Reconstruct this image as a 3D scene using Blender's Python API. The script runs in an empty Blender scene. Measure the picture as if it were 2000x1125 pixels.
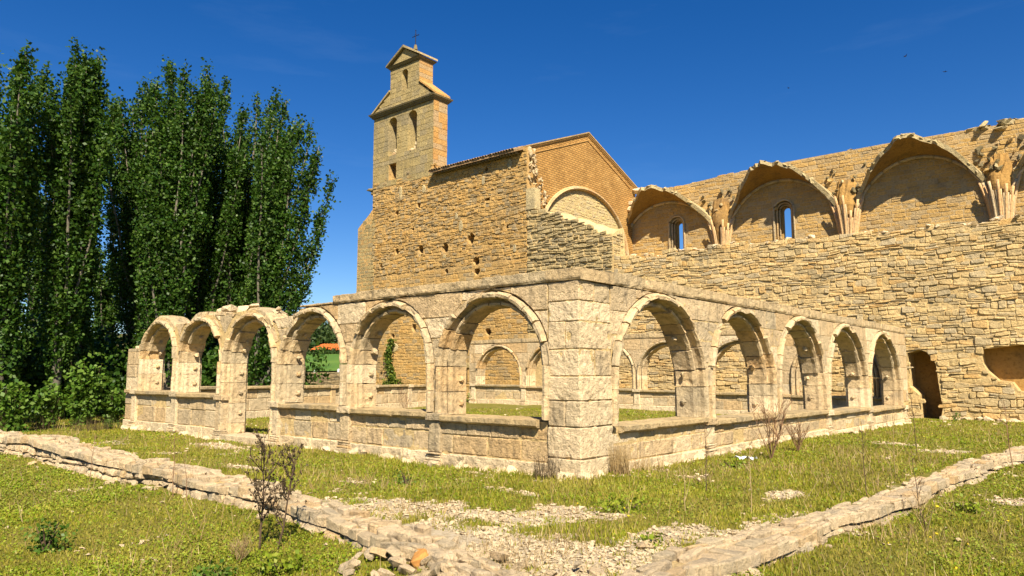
import bpy, bmesh, math, random
import numpy as np
from mathutils import Vector, Matrix, noise as mn
from mathutils.geometry import tessellate_polygon

R = math.radians
scene = bpy.context.scene
COL = scene.collection

# ------------------------------------------------------------------ camera, sky, sun, exposure
CAM = Vector((6.57, -9.33, 1.6))
cam_data = bpy.data.cameras.new('camera')
cam_data.sensor_width = 36.0
cam_data.lens = 36.0 * 1434.0 / 2000.0
cam_data.clip_end = 6000.0
cam = bpy.data.objects.new('camera', cam_data)
cam.location = CAM
cam.rotation_euler = (R(90 + 6.66), 0, R(40.4))
COL.objects.link(cam)
scene.camera = cam

SUN_EL = R(45.0)
SUN_H = Vector((0.788, -0.616, 0)).normalized()           # horizontal direction towards the sun
world = bpy.data.worlds.new('World')
scene.world = world
world.use_nodes = True
wt = world.node_tree
wt.nodes.clear()
w_out = wt.nodes.new('ShaderNodeOutputWorld')
w_bg = wt.nodes.new('ShaderNodeBackground')
w_sky = wt.nodes.new('ShaderNodeTexSky')
w_sky.sky_type = 'NISHITA'
w_sky.sun_disc = False
w_sky.sun_elevation = SUN_EL
w_sky.sun_rotation = math.atan2(SUN_H.x, SUN_H.y)
w_sky.altitude = 900.0
w_sky.air_density = 1.0
w_sky.dust_density = 0.15
w_sky.ozone_density = 3.5
w_hs = wt.nodes.new('ShaderNodeHueSaturation')
w_hs.inputs['Hue'].default_value = 0.511
w_hs.inputs['Saturation'].default_value = 1.36
w_hs.inputs['Value'].default_value = 1.0
wt.links.new(w_sky.outputs[0], w_hs.inputs['Color'])
# faint high wisps of cloud
w_tc = wt.nodes.new('ShaderNodeTexCoord')
w_mp = wt.nodes.new('ShaderNodeMapping')
w_mp.inputs['Rotation'].default_value = (0.25, 0.1, 0.5)
w_mp.inputs['Scale'].default_value = (2.2, 2.2, 14.0)
wt.links.new(w_tc.outputs['Generated'], w_mp.inputs['Vector'])
w_nz = wt.nodes.new('ShaderNodeTexNoise')
w_nz.inputs['Scale'].default_value = 1.6
w_nz.inputs['Detail'].default_value = 7.0
w_nz.inputs['Roughness'].default_value = 0.62
wt.links.new(w_mp.outputs[0], w_nz.inputs['Vector'])
w_cr = wt.nodes.new('ShaderNodeMapRange')
w_cr.inputs['From Min'].default_value = 0.56
w_cr.inputs['From Max'].default_value = 0.85
w_cr.inputs['To Max'].default_value = 0.035
wt.links.new(w_nz.outputs[0], w_cr.inputs['Value'])
w_mx = wt.nodes.new('ShaderNodeMix')
w_mx.data_type = 'RGBA'
wt.links.new(w_cr.outputs[0], w_mx.inputs[0])
wt.links.new(w_hs.outputs[0], w_mx.inputs[6])
w_mx.inputs[7].default_value = (6.0, 8.0, 10.0, 1)
wt.links.new(w_mx.outputs[2], w_bg.inputs['Color'])
w_bg.inputs['Strength'].default_value = 0.055
wt.links.new(w_bg.outputs[0], w_out.inputs['Surface'])

sun_data = bpy.data.lights.new('sun', 'SUN')
sun_data.energy = 5.0
sun_data.angle = R(0.5)
sun_data.color = (1.0, 0.90, 0.73)
sun = bpy.data.objects.new('sun', sun_data)
sdir = Vector((SUN_H.x * math.cos(SUN_EL), SUN_H.y * math.cos(SUN_EL), math.sin(SUN_EL)))
sun.rotation_euler = sdir.to_track_quat('Z', 'Y').to_euler()
sun.location = (20, -20, 40)
COL.objects.link(sun)

vs = scene.view_settings
vs.view_transform = 'Standard'
vs.look = 'None'
vs.exposure = 1.16
vs.gamma = 1.0
vs.use_curve_mapping = False
scene.cycles.max_bounces = 6
scene.cycles.diffuse_bounces = 2

# ------------------------------------------------------------------ helpers
rng = random.Random(7)
nrng = np.random.default_rng(11)
WL = {}                                                    # world location of every object's origin


def smooth(a, b, x):
    t = np.clip((x - a) / (b - a), 0, 1)
    return t * t * (3 - 2 * t)


def add(name, mesh, mat=None, parent=None, loc=(0, 0, 0), rot=None, scale=None, kind=None):
    o = bpy.data.objects.new(name, mesh)
    COL.objects.link(o)
    loc = Vector(loc)
    WL[o] = loc
    if parent is not None:
        o.parent = parent
        o.location = loc - WL[parent]
    else:
        o.location = loc
    if rot is not None:
        o.rotation_euler = rot
    if scale is not None:
        o.scale = scale
    if mat is not None and len(mesh.materials) == 0:
        mesh.materials.append(mat)
    if kind:
        o['kind'] = kind
    return o


def thing(name, label, cat, loc=(0, 0, 0), group=None, mesh=None, mat=None):
    o = add(name, mesh, mat, None, loc)
    o['label'] = label
    o['category'] = cat
    if group:
        o['group'] = group
    return o


class MB:
    def __init__(self):
        self.v, self.f = [], []

    def put(self, vs_, fs):
        n = len(self.v)
        self.v.extend(vs_)
        self.f.extend([tuple(i + n for i in q) for q in fs])

    def box(self, x0, x1, y0, y1, z0, z1):
        self.put([(x0, y0, z0), (x1, y0, z0), (x1, y1, z0), (x0, y1, z0), (x0, y0, z1), (x1, y0, z1), (x1, y1, z1), (x0, y1, z1)],
                 [(0, 3, 2, 1), (4, 5, 6, 7), (0, 1, 5, 4), (1, 2, 6, 5), (2, 3, 7, 6), (3, 0, 4, 7)])

    def rings(self, rings, cap=True):
        n = len(rings[0])
        vs_ = [p for r in rings for p in r]
        fs = []
        for k in range(len(rings) - 1):
            a, b = k * n, (k + 1) * n
            for i in range(n):
                j = (i + 1) % n
                fs.append((a + i, a + j, b + j, b + i))
        if cap:
            fs.append(tuple(range(n))[::-1])
            fs.append(tuple((len(rings) - 1) * n + i for i in range(n)))
        self.put(vs_, fs)

    def tube(self, pts, rad, n=6):
        """tapered tube along pts; rad is a list"""
        rings = []
        for i, p in enumerate(pts):
            a = Vector(pts[max(0, i - 1)])
            b = Vector(pts[min(len(pts) - 1, i + 1)])
            t = (b - a)
            if t.length < 1e-6:
                t = Vector((0, 0, 1))
            t.normalize()
            u = t.orthogonal().normalized() if abs(t.z) > 0.95 else t.cross(Vector((0, 0, 1))).normalized()
            w = t.cross(u)
            rings.append([tuple(Vector(p) + (u * math.cos(2 * math.pi * k / n) + w * math.sin(2 * math.pi * k / n)) * rad[i]) for k in range(n)])
        self.rings(rings)

    def mesh(self, name, smooth_=False):
        m = bpy.data.meshes.new(name)
        m.from_pydata(self.v, [], self.f)
        if smooth_:
            m.polygons.foreach_set('use_smooth', [True] * len(m.polygons))
        m.update()
        return m


def np_mesh(name, verts, faces, mat=None):
    """verts (N,3), faces (M,k) arrays"""
    m = bpy.data.meshes.new(name)
    k = faces.shape[1]
    m.vertices.add(len(verts))
    m.vertices.foreach_set('co', np.ascontiguousarray(verts, dtype=np.float32).ravel())
    m.loops.add(faces.size)
    m.loops.foreach_set('vertex_index', np.ascontiguousarray(faces, dtype=np.int32).ravel())
    m.polygons.add(len(faces))
    m.polygons.foreach_set('loop_start', np.arange(0, faces.size, k, dtype=np.int32))
    m.polygons.foreach_set('loop_total', np.full(len(faces), k, dtype=np.int32))
    m.update()
    m.validate()
    if mat:
        m.materials.append(mat)
    return m


def inset(P, c):
    n = len(P)
    area = sum(P[i][0] * P[(i + 1) % n][1] - P[(i + 1) % n][0] * P[i][1] for i in range(n))
    s = 1.0 if area > 0 else -1.0
    out = []
    for i in range(n):
        ax, az = P[i - 1]
        bx, bz = P[i]
        cx, cz = P[(i + 1) % n]
        e1 = math.hypot(bx - ax, bz - az) or 1e-6
        e2 = math.hypot(cx - bx, cz - bz) or 1e-6
        nx = -(bz - az) / e1 - (cz - bz) / e2
        nz = (bx - ax) / e1 + (cx - bx) / e2
        l = math.hypot(nx, nz)
        if l < 0.3:
            nx, nz, l = 0, 0, 1
        k = min(c * 2 / max(l, 0.8), c * 1.6) / l
        out.append((bx + s * nx * k, bz + s * nz * k))
    return out


def parea(P):
    n = len(P)
    return 0.5 * sum(P[i][0] * P[(i + 1) % n][1] - P[(i + 1) % n][0] * P[i][1] for i in range(n))


def prism(mb, M, P, d_in, d_out, ch, tilt=0.0):
    """one stone set in a wall: sides, a chamfer and a face; M(u, z, d) -> xyz"""
    I = inset(P, ch)
    cu = sum(p[0] for p in P) / len(P)
    cz = sum(p[1] for p in P) / len(P)
    tu, tz = rng.uniform(-tilt, tilt), rng.uniform(-tilt, tilt)
    r0 = [M(u, z, d_in) for u, z in P]
    r1 = [M(u, z, d_out - ch * 0.8 + (u - cu) * tu + (z - cz) * tz) for u, z in P]
    r2 = [M(u, z, d_out + (u - cu) * tu + (z - cz) * tz + rng.uniform(-ch, ch) * 0.25) for u, z in I]
    n = len(P)
    vs_ = r0 + r1 + r2
    fs = []
    for k in (0, n):
        for i in range(n):
            j = (i + 1) % n
            fs.append((k + i, k + j, k + n + j, k + n + i))
    fs.append(tuple(2 * n + i for i in range(n)))
    mb.put(vs_, fs)


def through(mb, M, P, d_f, d_b, ch):
    """a block showing on both faces of a wall"""
    I = inset(P, ch)
    j = lambda: rng.uniform(-ch, ch) * 0.35
    mb.rings([[M(u, z, d_f + j()) for u, z in I], [M(u, z, d_f - ch) for u, z in P],
              [M(u, z, d_b + ch) for u, z in P], [M(u, z, d_b + j()) for u, z in I]])


def sheet_holes(mb, M, outer, holes, d_front, d_back, back=True):
    """a wall sheet with openings: front, back and the reveals"""
    loops = [outer] + holes
    flat = [p for l in loops for p in l]
    tris = tessellate_polygon([[Vector((u, z, 0)) for u, z in l] for l in loops])
    n = len(flat)
    vs_ = [M(u, z, d_front) for u, z in flat] + [M(u, z, d_back) for u, z in flat]
    fs = [tuple(t) for t in tris]
    if back:
        fs += [tuple(i + n for i in t) for t in tris]
    o = 0
    for l in loops:
        for i in range(len(l)):
            j = (i + 1) % len(l)
            fs.append((o + i, o + j, n + o + j, n + o + i))
        o += len(l)
    mb.put(vs_, fs)


def in_poly(P, u, z):
    c = False
    n = len(P)
    for i in range(n):
        x1, y1 = P[i]
        x2, y2 = P[i - 1]
        if (y1 > z) != (y2 > z) and u < (x2 - x1) * (z - y1) / (y2 - y1) + x1:
            c = not c
    return c


def rubble(u0, u1, z0, ztop, hr, wr, gap=0.014, holes=(), rg=rng, wav=0.035, thin=0.2):
    """coursed rubble: polygons (u, z), 8 corners each"""
    out = []
    z = z0
    zmax = max(ztop(u0 + (u1 - u0) * k / 60.0) for k in range(61))
    ph = [(rg.uniform(0, 6), rg.uniform(0, 6)) for _ in range(400)]

    def line(k, u):
        a, b = ph[k % 400]
        return wav * (math.sin(u * 1.3 + a) + 0.7 * math.sin(u * 3.1 + b))
    k = 0
    while z < zmax:
        h = rg.uniform(hr[0], 0.5 * (hr[0] + hr[1])) if rg.random() < 0.5 else rg.uniform(0.5 * (hr[0] + hr[1]), hr[1])
        u = u0 - rg.uniform(0, wr[0])
        while u < u1:
            w = rg.uniform(*wr) * (1.25 if rg.random() < 0.15 else 1)
            ua, ub = max(u, u0), min(u + w, u1)
            u += w
            if ub - ua < wr[0] * 0.45:
                continue
            za0, zb0 = z + line(k, ua), z + line(k, ub)
            za1, zb1 = z + h + line(k + 1, ua), z + h + line(k + 1, ub)
            parts = [(0.0, 1.0)]
            if rg.random() < thin and h > hr[0] * 1.25:
                s = rg.uniform(0.35, 0.65)
                parts = [(0.0, s), (s, 1.0)]
            for s0, s1 in parts:
                g = gap
                jj = lambda: rg.uniform(-1, 1) * gap * 0.8
                sh = rg.uniform(-0.12, 0.12) * h
                A = (ua + g + jj(), za0 + (za1 - za0) * s0 + g)
                B = (ub - g + jj(), zb0 + (zb1 - zb0) * s0 + g)
                C = (ub - g + jj() + sh * 0.5, zb0 + (zb1 - zb0) * s1 - g)
                D = (ua + g + jj() + sh * 0.5, za0 + (za1 - za0) * s1 - g)
                cu, cz = (A[0] + B[0] + C[0] + D[0]) / 4, (A[1] + B[1] + C[1] + D[1]) / 4
                if cz > ztop(cu):
                    continue
                if any(in_poly(hp, cu, cz) or sum(in_poly(hp, q[0] * 0.8 + cu * 0.2, q[1] * 0.8 + cz * 0.2) for q in (A, B, C, D)) >= (2 if len(hp) < 10 or rg.random() < 0.35 else 4) for hp in holes):
                    continue
                pts = []
                Q = (A, B, C, D)
                for i in range(4):
                    p, q = Q[i], Q[(i + 1) % 4]
                    r = rg.uniform(0.02, 0.24)
                    pts.append((p[0] + (cu - p[0]) * r * 0.6, p[1] + (cz - p[1]) * r))
                    t = rg.uniform(0.35, 0.65)
                    o = rg.uniform(-0.06, 0.05)
                    mx, mz = p[0] + (q[0] - p[0]) * t, p[1] + (q[1] - p[1]) * t
                    pts.append((mx + (cu - mx) * o, mz + (cz - mz) * o))
                out.append(pts)
        z += h
        k += 1
    return out


def wall_stones(polys, M, mat, parent, name, n_parts, d_in=-0.08, proud=(0.0, 0.05), ch=(0.012, 0.03), tilt=0.06, score=None, stuff_name=None):
    """the n_parts stones that show largest become parts, the others one mesh of stuff"""
    items = []
    for P in polys:
        cu = sum(p[0] for p in P) / len(P)
        cz = sum(p[1] for p in P) / len(P)
        w = Vector(M(cu, cz, 0))
        s = abs(parea(P)) / (w - CAM).length_squared
        if score:
            s *= score(cu, cz)
        items.append((s, P))
    items.sort(key=lambda t: -t[0])
    rest = MB()
    for i, (s, P) in enumerate(items):
        d_out = rng.uniform(*proud)
        c = min(rng.uniform(*ch), 0.22 * math.sqrt(abs(parea(P))))
        if i < n_parts:
            mb = MB()
            prism(mb, M, P, d_in, d_out, c, tilt)
            add(name, mb.mesh(name), mat, parent)
        else:
            prism(rest, M, P, d_in, d_out, c, tilt)
    if rest.v:
        add(stuff_name or (name + '_facing'), rest.mesh(name + '_facing'), mat, parent, kind='stuff')


# rocks: a handful of convex shapes shared by all loose stones
def make_rocks(n, flat=1.0, seed=3, pts=15):
    rg = random.Random(seed)
    out = []
    for i in range(n):
        bm = bmesh.new()
        for k in range(pts):
            v = Vector((rg.gauss(0, 1), rg.gauss(0, 1), rg.gauss(0, 1))).normalized()
            m = max(abs(v.x), abs(v.y), abs(v.z))
            v = v * (0.45 + 0.55 / m) * 0.5 * rg.uniform(0.85, 1.05)
            v.z *= flat
            bm.verts.new(v)
        res = bmesh.ops.convex_hull(bm, input=bm.verts[:])
        bmesh.ops.delete(bm, geom=list({g for g in res['geom_interior'] + res['geom_unused'] if isinstance(g, bmesh.types.BMVert)}), context='VERTS')
        bmesh.ops.recalc_face_normals(bm, faces=bm.faces[:])
        m = bpy.data.meshes.new('rock')
        bm.to_mesh(m)
        bm.free()
        out.append(m)
    return out


def rock_data(m):
    return [tuple(v.co) for v in m.vertices], [tuple(p.vertices) for p in m.polygons]


# ------------------------------------------------------------------ materials
class NT:
    def __init__(self, name):
        self.m = bpy.data.materials.new(name)
        self.m.use_nodes = True
        self.t = self.m.node_tree
        self.t.nodes.clear()
        self.out = self.t.nodes.new('ShaderNodeOutputMaterial')
        self.b = self.t.nodes.new('ShaderNodeBsdfPrincipled')
        self.b.inputs['Roughness'].default_value = 0.9
        self.b.inputs['Specular IOR Level'].default_value = 0.15
        self.t.links.new(self.b.outputs[0], self.out.inputs['Surface'])
        self.geo = self.t.nodes.new('ShaderNodeNewGeometry')

    def n(self, kind, **kw):
        nd = self.t.nodes.new(kind)
        for k, v in kw.items():
            setattr(nd, k, v)
        return nd

    def l(self, a, b):
        self.t.links.new(a, b)

    def val(self, sock, v):
        if hasattr(v, 'is_output'):
            self.l(v, sock)
        else:
            sock.default_value = v

    def pos(self, scale=(1, 1, 1)):
        mp = self.n('ShaderNodeMapping')
        mp.inputs['Scale'].default_value = scale
        self.l(self.geo.outputs['Position'], mp.inputs['Vector'])
        return mp.outputs[0]

    def noise(self, vec, scale, detail=3.0, rough=0.55):
        nd = self.n('ShaderNodeTexNoise')
        self.l(vec, nd.inputs['Vector'])
        nd.inputs['Scale'].default_value = scale
        nd.inputs['Detail'].default_value = detail
        nd.inputs['Roughness'].default_value = rough
        return nd.outputs[0]

    def voro(self, vec, scale, feature='F1'):
        nd = self.n('ShaderNodeTexVoronoi', feature=feature)
        self.l(vec, nd.inputs['Vector'])
        nd.inputs['Scale'].default_value = scale
        return nd.outputs[0]

    def ramp(self, fac, stops):
        nd = self.n('ShaderNodeValToRGB')
        el = nd.color_ramp.elements
        while len(el) < len(stops):
            el.new(0.5)
        for e, (p, c) in zip(el, stops):
            e.position = p
            e.color = (c, c, c, 1) if isinstance(c, (int, float)) else (*c, 1)
        self.l(fac, nd.inputs[0])
        return nd.outputs[0]

    def mix(self, fac, a, b, mode='MIX'):
        nd = self.n('ShaderNodeMix', data_type='RGBA', blend_type=mode)
        self.val(nd.inputs[0], fac)
        for s, v in ((nd.inputs[6], a), (nd.inputs[7], b)):
            if hasattr(v, 'is_output'):
                self.l(v, s)
            else:
                s.default_value = (*v, 1) if len(v) == 3 else v
        return nd.outputs[2]

    def math(self, op, a, b=0.0):
        nd = self.n('ShaderNodeMath', operation=op)
        self.val(nd.inputs[0], a)
        self.val(nd.inputs[1], b)
        return nd.outputs[0]

    def rand(self):
        oi = self.n('ShaderNodeObjectInfo')
        s = self.math('ADD', oi.outputs['Random'], self.geo.outputs['Random Per Island'])
        return self.math('FRACT', s)

    def bump(self, h, strength, dist, prev=None):
        nd = self.n('ShaderNodeBump')
        nd.inputs['Strength'].default_value = strength
        nd.inputs['Distance'].default_value = dist
        self.l(h, nd.inputs['Height'])
        if prev is not None:
            self.l(prev, nd.inputs['Normal'])
        return nd.outputs[0]


def stone_mat(name, light, mid, dark, stain=(0.13, 0.115, 0.085), stain_amt=0.3, stain_scale=0.9, bump=0.5, pit=0.0, vary=0.3, streak=0.0, warm=None):
    m = NT(name)
    k_ = 0.76 * 1.32 if name in ('rubble_stone', 'church_rubble', 'church_mortar', 'weathered_rubble', 'lime_mortar') else 0.76 * 1.12
    bl = 0.9 if name in ('ashlar', 'pale_limestone', 'moulded_stone', 'coping_stone', 'sill_stone', 'low_wall_limestone') else (0.84 if name in ('rubble_stone', 'lime_mortar', 'church_rubble', 'church_mortar') else 0.80)
    adj = lambda q: None if q is None else (min(q[0] * k_ * 1.06, 0.8), q[1] * k_ * 1.0, q[2] * k_ * bl)
    light, mid, dark, warm = adj(light), adj(mid), adj(dark), adj(warm)
    p = m.pos()
    r = m.rand()
    big = m.noise(p, 0.7, 4)
    c = m.ramp(big, [(0.3, mid), (0.62, light)])
    rr = m.ramp(r, [(0.0, dark), (0.18, (dark[0], dark[0] * 0.82, dark[0] * 0.52)), (0.4, mid), (0.75, light), (1.0, warm or light)])
    c = m.mix(vary + 0.2, c, rr)
    fine = m.noise(p, 9.0, 6, 0.65)
    f2 = m.ramp(fine, [(0.30, 0.55), (0.45, 1.0), (0.72, 1.2)])
    c = m.mix(1.0, c, f2, 'MULTIPLY')
    grain = m.noise(p, 60.0, 3, 0.6)
    c = m.mix(1.0, c, m.ramp(grain, [(0.3, 0.82), (0.7, 1.14)]), 'MULTIPLY')
    st = m.noise(p, stain_scale, 6, 0.68)
    c = m.mix(m.ramp(st, [(0.55 - 0.06, 0.0), (0.68, stain_amt)]), c, stain)
    if streak > 0:
        ps = m.pos((5.0, 5.0, 0.8))
        sk = m.noise(ps, 1.1, 5, 0.7)
        c = m.mix(m.ramp(sk, [(0.53, 0.0), (0.68, streak)]), c, (0.06, 0.055, 0.045))
    h = m.noise(p, 7.0, 8, 0.75)
    nrm = m.bump(h, min(1.0, bump * 1.2), 0.09)
    if pit > 0:
        v = m.voro(p, 16.0)
        nrm = m.bump(m.ramp(v, [(0.0, 0.0), (0.32, 1.0)]), pit, 0.03, nrm)
        c = m.mix(m.math('MULTIPLY', m.ramp(v, [(0.1, 1.0), (0.26, 0.0)]), 0.35 * pit), c, (0.25, 0.16, 0.07))
    m.l(c, m.b.inputs['Base Color'])
    m.l(nrm, m.b.inputs['Normal'])
    return m.m


M_ASHLAR = stone_mat('ashlar', (0.66, 0.53, 0.35), (0.58, 0.44, 0.26), (0.48, 0.39, 0.26), stain_amt=0.35, bump=0.8, pit=0.5, vary=0.4, streak=0.45, warm=(0.56, 0.36, 0.15))
M_PALE = stone_mat('pale_limestone', (0.75, 0.63, 0.44), (0.67, 0.53, 0.34), (0.56, 0.45, 0.29), stain_amt=0.22, bump=0.75, pit=0.4, vary=0.3)
M_MOULD = stone_mat('moulded_stone', (0.66, 0.53, 0.34), (0.58, 0.44, 0.26), (0.48, 0.38, 0.25), stain_amt=0.5, stain_scale=1.8, bump=0.7, vary=0.5, warm=(0.60, 0.38, 0.16))
M_COPING = stone_mat('coping_stone', (0.62, 0.49, 0.30), (0.56, 0.42, 0.24), (0.44, 0.35, 0.22), stain_amt=0.35, stain_scale=1.6, bump=0.8, vary=0.3, streak=0.6)
M_SILL = stone_mat('sill_stone', (0.54, 0.42, 0.24), (0.46, 0.35, 0.19), (0.34, 0.29, 0.2), stain_amt=0.55, stain_scale=2.2, bump=0.7, vary=0.35)
M_MORTAR = stone_mat('lime_mortar', (0.56, 0.43, 0.24), (0.50, 0.37, 0.19), (0.44, 0.34, 0.2), stain_amt=0.2, bump=1.0, vary=0.1)
M_RUBBLE = stone_mat('rubble_stone', (0.60, 0.465, 0.265), (0.52, 0.39, 0.20), (0.41, 0.32, 0.185), stain=(0.2, 0.175, 0.12), stain_amt=0.5, stain_scale=0.55, bump=0.9, vary=0.55, warm=(0.55, 0.34, 0.13))
M_RUBGREY = stone_mat('weathered_rubble', (0.40, 0.33, 0.21), (0.33, 0.26, 0.15), (0.25, 0.21, 0.14), stain_amt=0.55, bump=0.9, vary=0.5)
M_CHURCH = stone_mat('church_rubble', (0.47, 0.32, 0.14), (0.40, 0.26, 0.10), (0.30, 0.22, 0.11), stain=(0.14, 0.12, 0.08), stain_amt=0.5, stain_scale=0.5, bump=0.9, vary=0.5, warm=(0.48, 0.29, 0.10))
M_CHMORT = stone_mat('church_mortar', (0.47, 0.32, 0.15), (0.42, 0.27, 0.11), (0.34, 0.25, 0.13), stain=(0.14, 0.12, 0.08), stain_amt=0.4, stain_scale=0.5, bump=1.0, vary=0.1)
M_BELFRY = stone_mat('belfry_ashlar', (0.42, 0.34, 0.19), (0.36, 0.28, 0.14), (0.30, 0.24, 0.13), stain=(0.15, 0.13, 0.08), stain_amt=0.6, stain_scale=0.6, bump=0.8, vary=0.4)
M_BELSIDE = stone_mat('warm_stone_and_sun_tone', (0.52, 0.32, 0.13), (0.48, 0.26, 0.09), (0.42, 0.26, 0.12), stain_amt=0.2, bump=0.8, vary=0.4)  # on the bell gable's end this orange carries the sun's glow as colour
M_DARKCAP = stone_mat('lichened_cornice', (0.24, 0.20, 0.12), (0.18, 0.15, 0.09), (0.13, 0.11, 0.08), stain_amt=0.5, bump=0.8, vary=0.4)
M_PLASTER = stone_mat('vault_plaster', (0.42, 0.26, 0.10), (0.34, 0.20, 0.075), (0.27, 0.17, 0.07), stain=(0.09, 0.07, 0.05), stain_amt=0.55, stain_scale=1.2, bump=0.7, vary=0.1)
M_LUNETTE = stone_mat('lunette_masonry', (0.56, 0.38, 0.17), (0.50, 0.32, 0.12), (0.42, 0.28, 0.12), stain_amt=0.35, bump=0.8, vary=0.4)
M_RIB = stone_mat('painted_rib', (0.60, 0.45, 0.28), (0.60, 0.36, 0.20), (0.52, 0.40, 0.25), stain_amt=0.1, bump=0.4, vary=0.5, warm=(0.60, 0.46, 0.27))
M_BROKEN = stone_mat('broken_edge', (0.55, 0.46, 0.30), (0.47, 0.38, 0.23), (0.36, 0.30, 0.19), stain_amt=0.5, stain_scale=1.5, bump=0.9, vary=0.3)
M_INFILL = stone_mat('pale_infill', (0.60, 0.49, 0.29), (0.55, 0.43, 0.23), (0.48, 0.36, 0.19), stain_amt=0.08, bump=0.9, vary=0.4)
M_LOWTOP = stone_mat('low_wall_limestone', (0.70, 0.57, 0.39), (0.60, 0.47, 0.30), (0.44, 0.36, 0.25), stain=(0.24, 0.22, 0.18), stain_amt=0.45, stain_scale=2.5, bump=1.0, vary=0.45, warm=(0.56, 0.38, 0.18))
M_TILE = stone_mat('roof_tile', (0.42, 0.27, 0.15), (0.34, 0.22, 0.13), (0.25, 0.19, 0.13), stain_amt=0.6, stain_scale=3, bump=0.5, vary=0.5)
M_FARWALL = stone_mat('far_dry_stone', (0.30, 0.24, 0.16), (0.24, 0.19, 0.12), (0.17, 0.14, 0.09), stain_amt=0.4, bump=0.8, vary=0.5)


def brick_mat():
    m = NT('brick_gable')
    # course pattern on the gable plane (y, z)
    sep = m.n('ShaderNodeSeparateXYZ')
    m.l(m.geo.outputs['Position'], sep.inputs[0])
    cmb = m.n('ShaderNodeCombineXYZ')
    m.l(sep.outputs['Y'], cmb.inputs['X'])
    m.l(sep.outputs['Z'], cmb.inputs['Y'])
    b = m.n('ShaderNodeTexBrick')
    m.l(cmb.outputs[0], b.inputs['Vector'])
    b.inputs['Scale'].default_value = 1.0
    b.inputs['Brick Width'].default_value = 0.36
    b.inputs['Row Height'].default_value = 0.15
    b.inputs['Mortar Size'].default_value = 0.022
    b.inputs['Mortar Smooth'].default_value = 0.3
    b.inputs['Color1'].default_value = (0.62, 0.34, 0.10, 1)
    b.inputs['Color2'].default_value = (0.48, 0.25, 0.07, 1)
    b.inputs['Mortar'].default_value = (0.26, 0.15, 0.05, 1)
    p = m.pos()
    n1 = m.noise(p, 1.2, 5)
    c = m.mix(1.0, b.outputs[0], m.ramp(n1, [(0.3, 0.78), (0.7, 1.15)]), 'MULTIPLY')
    c = m.mix(m.ramp(m.noise(p, 0.6, 5, 0.7), [(0.52, 0), (0.7, 0.3)]), c, (0.55, 0.38, 0.16))
    inv = m.math('SUBTRACT', 1.0, b.outputs['Fac'])
    nb = m.bump(inv, 0.7, 0.05)
    nb = m.bump(m.noise(p, 8, 6, 0.7), 0.5, 0.05, nb)
    c = m.mix(1.0, c, (0.76, 0.76, 0.76), 'MULTIPLY')
    m.l(c, m.b.inputs['Base Color'])
    m.l(nb, m.b.inputs['Normal'])
    return m.m


M_BRICK = brick_mat()


def plain_mat(name, col, rough=0.8, noise_amt=0.2, scale=4.0, metallic=0.0):
    m = NT(name)
    col = tuple(0.78 * q for q in col)
    c = m.mix(1.0, col, m.ramp(m.noise(m.pos(), scale, 4), [(0.3, 1 - noise_amt), (0.7, 1 + noise_amt)]), 'MULTIPLY')
    m.l(c, m.b.inputs['Base Color'])
    m.b.inputs['Roughness'].default_value = rough
    m.b.inputs['Metallic'].default_value = metallic
    return m.m


def leaf_mat(name, c1, c2, c3, trans=0.35, gloss=0.35, dry=0.0):
    m = NT(name)
    r = m.rand()
    c1, c2, c3 = (tuple(0.8 * q for q in c_) for c_ in (c1, c2, c3))
    c = m.ramp(r, [(0.0, c1), (0.55, c2), (1.0, c3)])
    c = m.mix(1.0, c, m.ramp(m.noise(m.pos(), 0.9, 3), [(0.3, 0.75), (0.7, 1.2)]), 'MULTIPLY')
    if dry > 0:
        c = m.mix(m.ramp(m.noise(m.pos(), 0.55, 5, 0.65), [(0.46, 0.0), (0.66, dry)]), c, (0.36, 0.265, 0.085))
    m.l(c, m.b.inputs['Base Color'])
    m.b.inputs['Roughness'].default_value = 0.45
    m.b.inputs['Specular IOR Level'].default_value = gloss
    tr = m.n('ShaderNodeBsdfTranslucent')
    m.l(m.mix(1.0, c, (1.2, 1.25, 0.5), 'MULTIPLY'), tr.inputs['Color'])
    mx = m.n('ShaderNodeMixShader')
    mx.inputs[0].default_value = trans
    m.l(m.b.outputs[0], mx.inputs[1])
    m.l(tr.outputs[0], mx.inputs[2])
    m.l(mx.outputs[0], m.out.inputs['Surface'])
    return m.m


M_POPLAR = leaf_mat('poplar_leaf', (0.024, 0.066, 0.008), (0.045, 0.105, 0.012), (0.115, 0.190, 0.032), 0.32, 0.18)
M_SHRUB = leaf_mat('shrub_leaf', (0.06, 0.14, 0.015), (0.11, 0.20, 0.02), (0.18, 0.27, 0.05), 0.3, 0.2)
M_IVY = leaf_mat('ivy_leaf', (0.06, 0.12, 0.015), (0.12, 0.17, 0.02), (0.22, 0.24, 0.04), 0.3, 0.2)
M_WOOD = leaf_mat('hill_leaf', (0.03, 0.06, 0.015), (0.05, 0.085, 0.02), (0.08, 0.11, 0.035), 0.2, 0.1)
M_GRASS = leaf_mat('grass_blade', (0.17, 0.215, 0.013), (0.31, 0.305, 0.022), (0.48, 0.39, 0.08), 0.3, 0.15, 0.4)
M_CLOVER = leaf_mat('clover_leaf', (0.15, 0.24, 0.015), (0.26, 0.33, 0.022), (0.36, 0.38, 0.045), 0.3, 0.15, 0.15)
M_STRAW = leaf_mat('dry_stalk', (0.30, 0.20, 0.09), (0.42, 0.29, 0.13), (0.55, 0.42, 0.22), 0.15, 0.1)
M_TWIG = plain_mat('dark_twig', (0.10, 0.065, 0.04), 0.9)
M_TWIGRED = plain_mat('reddish_twig', (0.26, 0.15, 0.08), 0.9)
M_BARK = plain_mat('poplar_bark', (0.17, 0.15, 0.11), 0.9, 0.35, 6.0)
M_PETAL = plain_mat('yellow_petal', (0.75, 0.55, 0.03), 0.6)
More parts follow.
